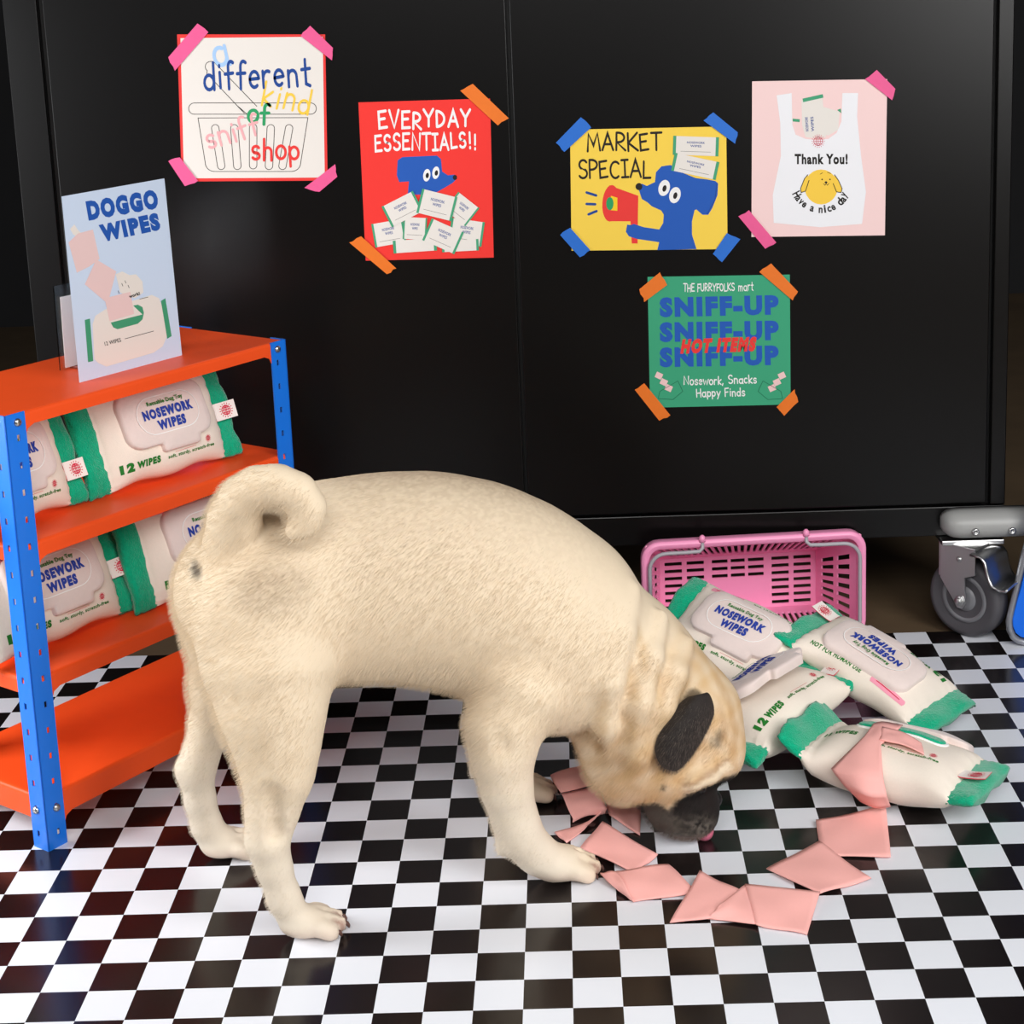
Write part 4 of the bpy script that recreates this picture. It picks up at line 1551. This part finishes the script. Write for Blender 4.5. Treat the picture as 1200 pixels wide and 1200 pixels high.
# trunk: dense run of ellipsoids along the spine  (along, across, up, half width, half height)
SEC = [(-0.008, 0.0, .290, .060, .058), (.03, 0, .292, .076, .080), (.08, 0, .287, .079, .088), (.13, 0, .284, .078, .092),
       (.18, 0, .272, .083, .098), (.23, 0, .250, .088, .103), (.275, -.002, .224, .088, .102), (.315, -.006, .197, .081, .092)]
for (a, b) in zip(SEC[:-1], SEC[1:]):
    for t in (0, .5):
        q = [a[i] + (b[i] - a[i]) * t for i in range(5)]
        ell(q[:3], (.055, q[3], q[4]), .018)
ell(SEC[-1][:3], (.055, SEC[-1][3], SEC[-1][4]), .018)
# neck and shoulder roll
ell((.345, -.012, .168), (.064, .070, .070), .02, 0)
ell((.372, -.022, .133), (.060, .066, .066), .02, 0)
ell(dpt(735, 868, -.03), (.046, .056, .058), .02)
# head
ell(dpt(806, 838, -.034), (.0515, .054, .0515), .015)
ell(dpt(828, 872, -.040), (.0345, .047, .034), .014)
ell(dpt(780, 893, -.046), (.042, .046, .038), .014)
ell(dpt(801, 933, -.046), (.0300, .038, .030), .012)
ell(dpt(788, 946, -.056), (.026, .026, .024), .010)
ell(dpt(815, 944, -.046), (.020, .030, .022), .010)
ell(dpt(806, 958, -.050), (.023, .028, .015), .010)
# nose-roll and brow wrinkles
limb([(dpt(790, 925, -.084), .0050), (dpt(812, 915, -.092), .0088), (dpt(832, 907, -.088), .0092), (dpt(849, 898, -.068), .0085), (dpt(856, 895, -.036), .0085)], .002)
limb([(dpt(836, 868, -.084), .0040), (dpt(848, 856, -.074), .0055), (dpt(860, 842, -.050), .0055)], .004)
limb([(dpt(834, 890, -.086), .0045), (dpt(850, 880, -.074), .0060), (dpt(862, 872, -.045), .0060)], .004)
limb([(dpt(838, 845, -.080), .0040), (dpt(848, 826, -.070), .0050), (dpt(856, 812, -.048), .0050)], .004)
# neck folds: soft rolls running round from the nape to the throat
for fold_ in (((742, 690, -.045), (728, 740, -.072), (715, 800, -.084), (712, 850, -.080), (722, 895, -.062)),
              ((776, 722, -.045), (762, 770, -.074), (750, 825, -.088), (747, 880, -.082), (756, 925, -.060)),
              ((806, 752, -.048), (790, 790, -.074), (776, 830, -.084), (768, 872, -.086))):
    q = [(dpt(p[0], p[1], p[2] - .006), .0115 if 0 < i < len(fold_) - 1 else .006) for i, p in enumerate(fold_)]
    limb(q, .008)
# near hind leg
nh = -.085
ell((.010, -.050, .262), (.062, .042, .080), .02)
limb([((.008, -.058, .235), .054), ((.006, -.068, .205), .044), ((.006, -.077, .175), .034), ((.004, -.082, .152), .0280), ((-.003, -.084, .122), .0210), ((-.009, -.085, .097), .0168),
      ((-.005, -.085, .070), .0134), ((.001, -.085, .042), .0126), ((.008, -.085, .022), .0142)], .012)
cone((-.018, -.085, .098), .0085, (-.012, -.085, .085), .0085, .008)
ell((.021, nh, .0140), (.024, .019, .0125), .007)
for o_, l_ in ((-.0155, .037), (-.0052, .046), (.0055, .046), (.0155, .037)):
    cone((.029, nh + o_, .0135), .0082, (l_, nh + o_ * 1.12, .0088), .0080, .0018)
# far hind leg
fh = .080
ell((.005, .045, .255), (.060, .042, .080), .02)
limb([((-.004, .056, .215), .044), ((-.016, .068, .178), .032), ((-.030, .078, .140), .0195), ((-.042, .080, .110), .0155), ((-.048, .080, .092), .0150), ((-.047, .080, .062), .0128),
      ((-.043, .080, .036), .0128), ((-.037, .080, .020), .0145)], .012)
ell((-.024, .080, .0145), (.024, .019, .0135), .008)
for o_, l_ in ((-.0155, -.010), (-.0052, -.002), (.0055, -.002), (.0155, -.010)):
    cone((-.018, fh + o_, .0135), .0082, (l_, fh + o_ * 1.12, .0088), .0078, .0018)
cone((-.060, fh, .096), .008, (-.054, fh, .082), .008, .008)
# near front leg
nf = -.078
ell((.262, -.055, .205), (.052, .040, .070), .02)
limb([((.226, -.064, .180), .044), ((.208, -.072, .155), .033), ((.204, -.077, .130), .0265), ((.206, -.079, .100), .0215), ((.212, -.079, .070), .0190), ((.218, -.079, .050), .0182),
      ((.232, -.078, .030), .0165), ((.244, -.078, .020), .0165)], .012)
ell((.258, -.078, .0155), (.025, .021, .0150), .008)
for o_, l_ in ((-.0165, .274), (-.0056, .284), (.0060, .284), (.0165, .274)):
    cone((.264, nf + o_, .0145), .0088, (l_, nf + o_ * 1.12, .0090), .0082, .0018)
cone((.199, -.080, .047), .006, (.197, -.080, .040), .0045, .006)
# far front leg
ff = .078
ell((.262, .052, .195), (.046, .040, .062), .02)
limb([((.248, .060, .165), .036), ((.240, .068, .135), .027), ((.238, .075, .100), .0205), ((.238, .078, .066), .0180), ((.239, .078, .046), .0172), ((.248, .078, .028), .0155), ((.258, .078, .019), .0155)], .012)
ell((.270, .078, .0150), (.024, .020, .0145), .008)
for o_, l_ in ((-.0145, .288), (-.005, .296), (.005, .296), (.0145, .288)):
    cone((.276, ff + o_, .0140), .0088, (l_, ff + o_ * 1.15, .0088), .0078, .0035)
cone((.220, .078, .046), .006, (.217, .078, .038), .0045, .006)
# curled tail
tl = [(272, 640, -.030, .026), (275, 608, -.042, .022), (284, 584, -.055, .0185), (302, 570, -.066, .0165), (325, 568, -.074, .0165), (348, 577, -.078, .0160), (361, 595, -.080, .0150), (358, 612, -.082, .0125), (346, 622, -.084, .0090)]
limb([(dpt(x, y, w), r) for x, y, w, r in tl], .006)


def carve(a, b, r, k=0.006):
    """soft groove: smooth subtraction of a capsule"""
    a, b = np.array(a, float), np.array(b, float)
    s_ = region(np.minimum(a, b) - r, np.maximum(a, b) + r, 0.02 + k)
    X, Y, Z = np.meshgrid(gx[s_[0]], gy[s_[1]], gz[s_[2]], indexing='ij')
    d = b - a
    t = np.clip(((X - a[0]) * d[0] + (Y - a[1]) * d[1] + (Z - a[2]) * d[2]) / (d @ d), 0, 1)
    cap = np.sqrt((X - a[0] - t * d[0]) ** 2 + (Y - a[1] - t * d[1]) ** 2 + (Z - a[2] - t * d[2]) ** 2) - r
    VOL[s_] = -smin(-VOL[s_], cap.astype(np.float32), k)


# hollows between tendon and shank, behind the elbow, flank, and the lip line
carve((-.006, -.112, .150), (-.005, -.104, .108), .008)
carve((-.040, .100, .135), (-.045, .096, .105), .006)
carve((.186, -.112, .178), (.196, -.112, .150), .010)
carve((.064, -.105, .232), (.072, -.098, .205), .010)
carve((.232, -.112, .120), (.222, -.106, .075), .006)
for p_, q_ in (((762, 944, -.092), (790, 953, -.098)), ((790, 953, -.098), (820, 946, -.096)), ((820, 946, -.096), (840, 930, -.082))):
    carve(dpt(*p_), dpt(*q_), .0045, .003)


# toe gaps
for w0_, offs_, tip_ in ((nh, (-.0105, 0, .0105), .046), (fh, (-.0105, 0, .0105), -.002), (nf, (-.0115, 0, .0115), .284), (ff, (-.010, 0, .010), .296)):
    for o_ in offs_:
        carve((tip_ - .014, w0_ + o_ * 1.05, .0245), (tip_ + .004, w0_ + o_ * 1.2, .0160), .0034, .0022)
        carve((tip_ + .004, w0_ + o_ * 1.2, .0160), (tip_ + .009, w0_ + o_ * 1.25, .004), .0034, .0022)


# surface nets
def surface_nets(V):
    s = V < 0
    c = np.zeros(tuple(np.array(V.shape) - 1), np.int8)
    for dx in (0, 1):
        for dy in (0, 1):
            for dz in (0, 1):
                c += s[dx:V.shape[0] - 1 + dx, dy:V.shape[1] - 1 + dy, dz:V.shape[2] - 1 + dz]
    act = (c > 0) & (c < 8)
    idx = -np.ones(act.shape, np.int64)
    cells = np.argwhere(act)
    idx[act] = np.arange(len(cells))
    acc = np.zeros((len(cells), 3))
    cnt = np.zeros(len(cells))
    corner = [(dx, dy, dz) for dx in (0, 1) for dy in (0, 1) for dz in (0, 1)]
    val = {q: V[cells[:, 0] + q[0], cells[:, 1] + q[1], cells[:, 2] + q[2]] for q in corner}
    for q in corner:
        for ax in range(3):
            if q[ax] == 0:
                q2 = tuple(q[i] + (1 if i == ax else 0) for i in range(3))
                a, b = val[q], val[q2]
                m = (a < 0) != (b < 0)
                t = np.where(m, a / np.where(m, a - b, 1), 0)
                p = np.array(q, float)[None] + np.eye(3)[ax][None] * t[:, None]
                acc[m] += p[m]
                cnt[m] += 1
    verts = lo + RES * (cells + acc / cnt[:, None])
    faces = []
    for ax in range(3):
        sl0 = [slice(None)] * 3
        sl1 = [slice(None)] * 3
        sl0[ax] = slice(0, -1)
        sl1[ax] = slice(1, None)
        a, b = s[tuple(sl0)], s[tuple(sl1)]
        for flip in (0, 1):
            e = np.argwhere((a & ~b) if not flip else (~a & b))
            o1, o2 = [(1, 2), (2, 0), (0, 1)][ax]
            e = e[(e[:, o1] > 0) & (e[:, o2] > 0)]
            def g(d1, d2):
                q = e.copy()
                q[:, o1] -= d1
                q[:, o2] -= d2
                return idx[q[:, 0], q[:, 1], q[:, 2]]
            quad = np.stack([g(1, 1), g(0, 1), g(0, 0), g(1, 0)], 1)
            if flip:
                quad = quad[:, ::-1]
            faces.append(quad)
    return verts, np.concatenate(faces)


DV, DF = surface_nets(VOL)
# light smoothing
for it in range(3):
    acc = np.zeros_like(DV)
    cnt = np.zeros(len(DV))
    for i in range(4):
        a, b = DF[:, i], DF[:, (i + 1) % 4]
        np.add.at(acc, a, DV[b])
        np.add.at(cnt, a, 1)
    DV = DV * .5 + .5 * acc / cnt[:, None]
DV[:, 2] = np.maximum(DV[:, 2], 0.0008)
DWV = dworld(DV)


def sstep(a, b, x):
    t = np.clip((x - a) / (b - a), 0, 1)
    return t * t * (3 - 2 * t)


def edist(c, r):
    return np.sqrt((((DV - np.array(c)) / np.array(r)) ** 2).sum(1))


fawn = np.array(lin((235, 216, 188)))
pale = np.array(lin((234, 221, 203)))
gold = np.array(lin((214, 178, 130)))
grizz = np.array(lin((176, 152, 124)))
dark = np.array(lin((28, 23, 21)))
ashy = np.array(lin((128, 118, 108)))
pinky = np.array(lin((226, 186, 172)))
n1 = np.sin(DV[:, 0] * 190 + 1.3 * np.sin(DV[:, 2] * 170)) * np.sin(DV[:, 2] * 150 + DV[:, 1] * 120 + 2 * np.sin(DV[:, 0] * 60))
n2 = rng.uniform(-1, 1, len(DV))
Cc = np.tile(fawn, (len(DV), 1))


def mix(m, col):
    global Cc
    m = np.clip(m, 0, 1)[:, None]
    Cc = Cc * (1 - m) + col * m


mix(sstep(.17, .06, DV[:, 2]) * sstep(.30, .24, DV[:, 0]) * .8, pale)
# grizzled saddle along the spine and a darker patch over the hip
top = sstep(.05, .0, np.abs(DV[:, 1])) * sstep(.30, .36, DV[:, 2]) * sstep(.07, .12, DV[:, 0])
mix(top * (.35 + .15 * n2), grizz)
mix(sstep(.24, .37, DV[:, 2]) * sstep(.05, .10, DV[:, 0]) * (.28 + .15 * n2), grizz)
mix(sstep(1.5, .4, edist(dpt(322, 690, -.09), (.035, .05, .022))) * (.45 + .2 * n2), grizz)
# golden neck, cheek and head
hd = sstep(1.5, .7, edist(dpt(800, 850, -.04), (.085, .09, .085)))
mix(hd * (.65 + .3 * n1), gold)
mix(sstep(1.4, .5, edist(dpt(735, 890, -.06), (.045, .07, .06))) * (.35 + .35 * n1), gold)
# dark mask: pattern laid across the head from side to side
def poly_sd(px_poly, w):
    """signed distance (along/up plane) of every vertex to an outline, negative inside"""
    pl = np.array([dpt(x, y, w)[[0, 2]] for x, y in px_poly])
    q = DV[:, [0, 2]] + np.outer(DV[:, 1] - w, np.array([0.0, -0.42]) * 0)
    d = np.full(len(q), 1e9)
    ins = np.zeros(len(q), bool)
    for i in range(len(pl)):
        a_, b_ = pl[i - 1], pl[i]
        e = b_ - a_
        t = np.clip(((q - a_) @ e) / (e @ e), 0, 1)
        d = np.minimum(d, np.hypot(*(q - a_ - t[:, None] * e).T))
        c_ = ((a_[1] > q[:, 1]) != (b_[1] > q[:, 1])) & (q[:, 0] < (b_[0] - a_[0]) * (q[:, 1] - a_[1]) / (b_[1] - a_[1] + 1e-12) + a_[0])
        ins ^= c_
    return np.where(ins, -d, d)


mz = edist(dpt(818, 944, -.047), (.043, .060, .029))
MASK = [(789, 931), (797, 924), (812, 922), (832, 914), (848, 906), (866, 904), (866, 990), (790, 995), (758, 968), (753, 948), (770, 941), (783, 947)]
msd = poly_sd(MASK, -.075) + .0012 * n2
mix(sstep(.0025, -.0025, msd), dark)
mix(sstep(.007, -.006, poly_sd([(748, 945), (772, 938), (784, 950), (800, 985), (760, 985)], -.07) + .003 * n2) * .45, ashy * .7)
mix(sstep(.009, -.006, poly_sd([(785, 955), (820, 950), (838, 962), (830, 990), (780, 990)], -.07) + .004 * n2) * (.38 + .38 * n2), ashy)
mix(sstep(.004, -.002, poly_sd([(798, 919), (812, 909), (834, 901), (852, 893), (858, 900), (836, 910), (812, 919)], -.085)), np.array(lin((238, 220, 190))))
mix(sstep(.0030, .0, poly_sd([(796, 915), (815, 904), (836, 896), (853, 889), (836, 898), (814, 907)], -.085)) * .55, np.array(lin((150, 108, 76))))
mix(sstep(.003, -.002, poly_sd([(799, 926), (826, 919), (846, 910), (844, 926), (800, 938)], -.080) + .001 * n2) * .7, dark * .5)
# dark flecks over the forehead, ear root
mix(sstep(1.2, .6, edist(dpt(838, 862, -.08), (.010, .03, .010))) * (.35 + .3 * n2), dark)
mix(sstep(1.15, .8, edist(dpt(815, 822, -.088), (.012, .02, .010))) * .75, dark)
mix(sstep(1.2, .5, edist(dpt(776, 922, -.085), (.0035, .02, .0030))) * .85, dark)
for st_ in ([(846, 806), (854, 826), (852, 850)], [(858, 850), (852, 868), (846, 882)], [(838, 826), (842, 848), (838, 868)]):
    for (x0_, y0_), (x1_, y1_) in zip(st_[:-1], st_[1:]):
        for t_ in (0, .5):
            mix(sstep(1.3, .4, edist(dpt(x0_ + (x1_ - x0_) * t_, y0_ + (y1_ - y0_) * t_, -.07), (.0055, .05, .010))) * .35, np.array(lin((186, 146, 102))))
for x_, y_ in ((735, 800), (732, 850), (738, 890), (765, 800), (765, 850), (770, 890), (700, 820), (698, 860), (750, 760)):  # groove shade between the neck folds, painted as darker gold coat
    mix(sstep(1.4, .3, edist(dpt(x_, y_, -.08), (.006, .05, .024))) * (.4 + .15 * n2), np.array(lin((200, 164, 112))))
# pink inner groin and toe tips; brown shade painted into the toe gaps
mix(sstep(1.3, .6, edist((.02, .03, .215), (.06, .05, .02))) * .5, pinky)
for w0_, offs_, tip_ in ((nh, (-.0105, 0, .0105), .046), (fh, (-.0105, 0, .0105), -.002), (nf, (-.0115, 0, .0115), .284), (ff, (-.010, 0, .010), .296)):
    for o_ in offs_:
        mix(sstep(.0032, .0008, np.abs(DV[:, 1] - w0_ - o_ * 1.08)) * sstep(tip_ - .016, tip_ - .004, DV[:, 0]) * sstep(.020, .014, DV[:, 2]) * sstep(.05, .03, DV[:, 0] - tip_ + .02) * .75, np.array(lin((140, 96, 82))))
mix(sstep(.02, .008, DV[:, 2]) * .25, pinky)
mix(sstep(1.2, .6, edist(dpt(232, 668, -.02), (.006, .02, .010))) * .9, dark)

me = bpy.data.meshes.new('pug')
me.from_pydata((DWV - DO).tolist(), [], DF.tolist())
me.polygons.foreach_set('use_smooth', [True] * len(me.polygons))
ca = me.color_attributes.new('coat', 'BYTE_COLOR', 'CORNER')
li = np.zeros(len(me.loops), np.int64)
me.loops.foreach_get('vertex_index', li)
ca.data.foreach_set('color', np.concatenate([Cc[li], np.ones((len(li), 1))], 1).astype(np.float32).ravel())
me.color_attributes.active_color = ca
me.update()


def coat_mat(name, hair):
    m = bpy.data.materials.new(name)
    m.use_nodes = True
    nt = m.node_tree
    b = nt.nodes['Principled BSDF']
    at = nt.nodes.new('ShaderNodeAttribute')
    at.attribute_name = 'coat'
    src = at.outputs['Color']
    if hair:
        hi_ = nt.nodes.new('ShaderNodeHairInfo')
        hsv = nt.nodes.new('ShaderNodeHueSaturation')
        mr = nt.nodes.new('ShaderNodeMapRange')
        mr.inputs['To Min'].default_value = 0.74
        mr.inputs['To Max'].default_value = 1.10
        nt.links.new(hi_.outputs['Random'], mr.inputs['Value'])
        nt.links.new(mr.outputs['Result'], hsv.inputs['Value'])
        nt.links.new(src, hsv.inputs['Color'])
        src = hsv.outputs['Color']
    nt.links.new(src, b.inputs['Base Color'])
    b.inputs['Roughness'].default_value = 0.62
    b.inputs['Specular IOR Level'].default_value = 0.25
    return m


me.materials.append(coat_mat('pug_skin', False))
me.materials.append(coat_mat('pug_fur', True))
dog = bpy.data.objects.new('pug', me)
COL.objects.link(dog)
dog.location = DO
tag(dog, 'fawn pug with a curled tail sniffing the checkered mat, head lowered', 'dog')

FUR = 220000
vg = dog.vertex_groups.new(name='fur_length')
wl = np.ones(len(DV))
wl *= 1 - .35 * sstep(.012, .0, msd)
wl *= 1 - .15 * sstep(1.4, .9, edist(dpt(806, 850, -.04), (.07, .08, .07)))
wl *= 1 - .80 * sstep(.034, .018, DV[:, 2]) * (DV[:, 0] < .31)
wl *= 1 - .60 * sstep(.20, .10, DV[:, 2]) * (DV[:, 0] < .30)
wl *= 1 - .5 * sstep(.004, .0, np.abs(poly_sd([(798, 919), (812, 909), (834, 901), (852, 893), (858, 900), (836, 910), (812, 919)], -.085)) - .003)
wl *= 1 - .75 * sstep(.006, .002, DV[:, 2])
for lv in range(1, 11):
    sel = np.where(np.round(wl * 10).astype(int) == lv)[0]
    if len(sel):
        vg.add([int(i) for i in sel], lv / 10, 'REPLACE')
md = dog.modifiers.new('fur', 'PARTICLE_SYSTEM')
ps = dog.particle_systems[0]
st = ps.settings
st.type = 'HAIR'
st.count = FUR
st.hair_step = 3
st.render_step = 3
st.use_advanced_hair = True
st.emit_from = 'FACE'
st.use_emit_random = True
st.distribution = 'RAND'
st.normal_factor = 0.00060
st.object_align_factor = (-0.00105 * math.cos(DT), -0.00105 * math.sin(DT), -0.00075)
st.factor_random = 0.00028
st.material = 2
st.root_radius = 0.16
st.tip_radius = 0.03
st.radius_scale = 0.001
st.use_hair_bspline = False
ps.vertex_group_length = 'fur_length'
ps.seed = 3


def dchild(mb, name, label=None, **kw):
    o = mb.build(name, **kw)
    o.parent = dog
    o.location = Vector(o.location) - Vector(DO)
    if label:
        o['label'] = label
    return o


def dellipsoid(mb, c, r, m, axes=None, n=20):
    ax = np.eye(3) if axes is None else np.array(axes)
    c = np.array(c)
    v, f = [], []
    for i in range(n // 2 + 1):
        t = math.pi * i / (n // 2)
        for k in range(n):
            a = 2 * math.pi * k / n
            q = np.array([math.sin(t) * math.cos(a) * r[0], math.sin(t) * math.sin(a) * r[1], math.cos(t) * r[2]])
            v.append(dworld(c + ax.T @ q))
    for i in range(n // 2):
        for k in range(n):
            f.append((i * n + k, i * n + (k + 1) % n, (i + 1) * n + (k + 1) % n, (i + 1) * n + k))
    mb.add(v, f, m, True)


# ears: folded velvety flaps
M_ear = mat('dark_ear_velvet', (44, 38, 35), rough=0.6, spec=0.3, noise=0.45, nscale=70, bump=0.6, bscale=1400)
HEADW = -.036


def ear(sgn):
    mb = MB()
    # rows across the flap, base to tip: (front px), (back px)
    rows = [((828, 811), (809, 817)), ((833, 817), (799, 823)), ((838, 833), (787, 838)), ((832, 848), (777, 852)), ((822, 867), (769, 866)), ((812, 883), (767, 880)), ((801, 896), (772, 893)), ((790, 904), (781, 901))]
    nU = 10
    g = []
    for i, (a, b) in enumerate(rows):
        t = i / (len(rows) - 1)
        row = []
        for k in range(nU + 1):
            q = k / nU
            px, py = a[0] + (b[0] - a[0]) * q, a[1] + (b[1] - a[1]) * q
            w = -.0885 - .0085 * min(1, t * 2.2) - .018 * math.sin(math.pi * q) ** .8 * (.30 + .70 * math.sin(math.pi * min(1, .25 + .75 * t))) + (.005 * max(0, 1 - q * 5) * (t < .6))
            p = dpt(px, py, w)
            if sgn > 0:
                p[1] = 2 * HEADW - p[1]
            row.append(dworld(p))
        g.append(row)
    v = [p for r_ in g for p in r_]
    f = [(i * (nU + 1) + k, i * (nU + 1) + k + 1, (i + 1) * (nU + 1) + k + 1, (i + 1) * (nU + 1) + k) for i in range(len(g) - 1) for k in range(nU)]
    mb.add(v, f, M_ear, True)
    return dchild(mb, 'ear', 'dark brown folded ear', solid=0.0040, subsurf=2)


def ear_fur_mat():
    m = bpy.data.materials.new('ear_fur')
    m.use_nodes = True
    nt = m.node_tree
    b = nt.nodes['Principled BSDF']
    hi_ = nt.nodes.new('ShaderNodeHairInfo')
    rp = nt.nodes.new('ShaderNodeValToRGB')
    rp.color_ramp.elements[0].color = (*lin((34, 29, 27)), 1)
    rp.color_ramp.elements[1].color = (*lin((136, 122, 110)), 1)
    rp.color_ramp.elements[1].position = 1.0
    e = rp.color_ramp.elements.new(0.7)
    e.color = (*lin((72, 65, 61)), 1)
    nt.links.new(hi_.outputs['Random'], rp.inputs['Fac'])
    nt.links.new(rp.outputs['Color'], b.inputs['Base Color'])
    b.inputs['Roughness'].default_value = 0.5
    return m


M_efur = ear_fur_mat()
for o_ in (ear(-1), ear(1)):
    o_.data.materials.append(M_efur)
    md = o_.modifiers.new('fur', 'PARTICLE_SYSTEM')
    pe = o_.particle_systems[0].settings
    pe.type = 'HAIR'
    pe.use_modifier_stack = True
    pe.count = 9000
    pe.hair_step = 3
    pe.render_step = 3
    pe.use_advanced_hair = True
    pe.emit_from = 'FACE'
    pe.use_emit_random = True
    pe.distribution = 'RAND'
    pe.normal_factor = 0.00028
    pe.object_align_factor = (-0.00035, 0, -0.00075)
    pe.factor_random = 0.00018
    pe.material = 2
    pe.root_radius = 0.15
    pe.tip_radius = 0.03
    pe.radius_scale = 0.001
# eyes under the brow folds
M_eye = mat('dark_eye', (16, 11, 9), rough=0.25)
for w in (-.0790, .0050):
    mb = MB()
    p = dpt(822, 926, -.0815)
    p[1] = w
    dellipsoid(mb, p, (.0060, .0042, .0046), M_eye)
    dchild(mb, 'eye')
M_nose = mat('black_nose', (20, 18, 18), rough=0.35, bump=0.4, bscale=900)
mb = MB()
dellipsoid(mb, dpt(835, 935, -.046), (.0085, .0120, .0085), M_nose)
dchild(mb, 'nose', 'black nose')
M_tongue = mat('wet_pink_tongue', (226, 122, 148), rough=0.3, coat=0.4, sss=0.2)
mb = MB()
dellipsoid(mb, dpt(825, 973, -.060), (.0092, .0100, .0100), M_tongue)
dchild(mb, 'tongue', 'pink tongue tip')
# claws
M_claw = mat('brown_claw', (96, 66, 58), rough=0.35)
for (w0, spread, tips) in ((nh, (-.0155, -.0052, .0055, .0155), (.037, .046, .046, .037)), (fh, (-.0155, -.0052, .0055, .0155), (-.010, -.002, -.002, -.010)),
                           (nf, (-.0165, -.0056, .0060, .0165), (.274, .284, .284, .274)), (ff, (-.0145, -.005, .005, .0145), (.288, .296, .296, .288))):
    for o_, l_ in zip(spread, tips):
        mb = MB()
        pts = [(l_ + .0040, w0 + o_ * 1.12, .0085), (l_ + .0072, w0 + o_ * 1.12, .0075), (l_ + .0086, w0 + o_ * 1.12, .0050), (l_ + .0088, w0 + o_ * 1.12, .0030)]
        mb.tube([dworld(np.array(p)) for p in pts], [.0026, .0022, .0016, .0006], M_claw, 8)
        dchild(mb, 'claw')
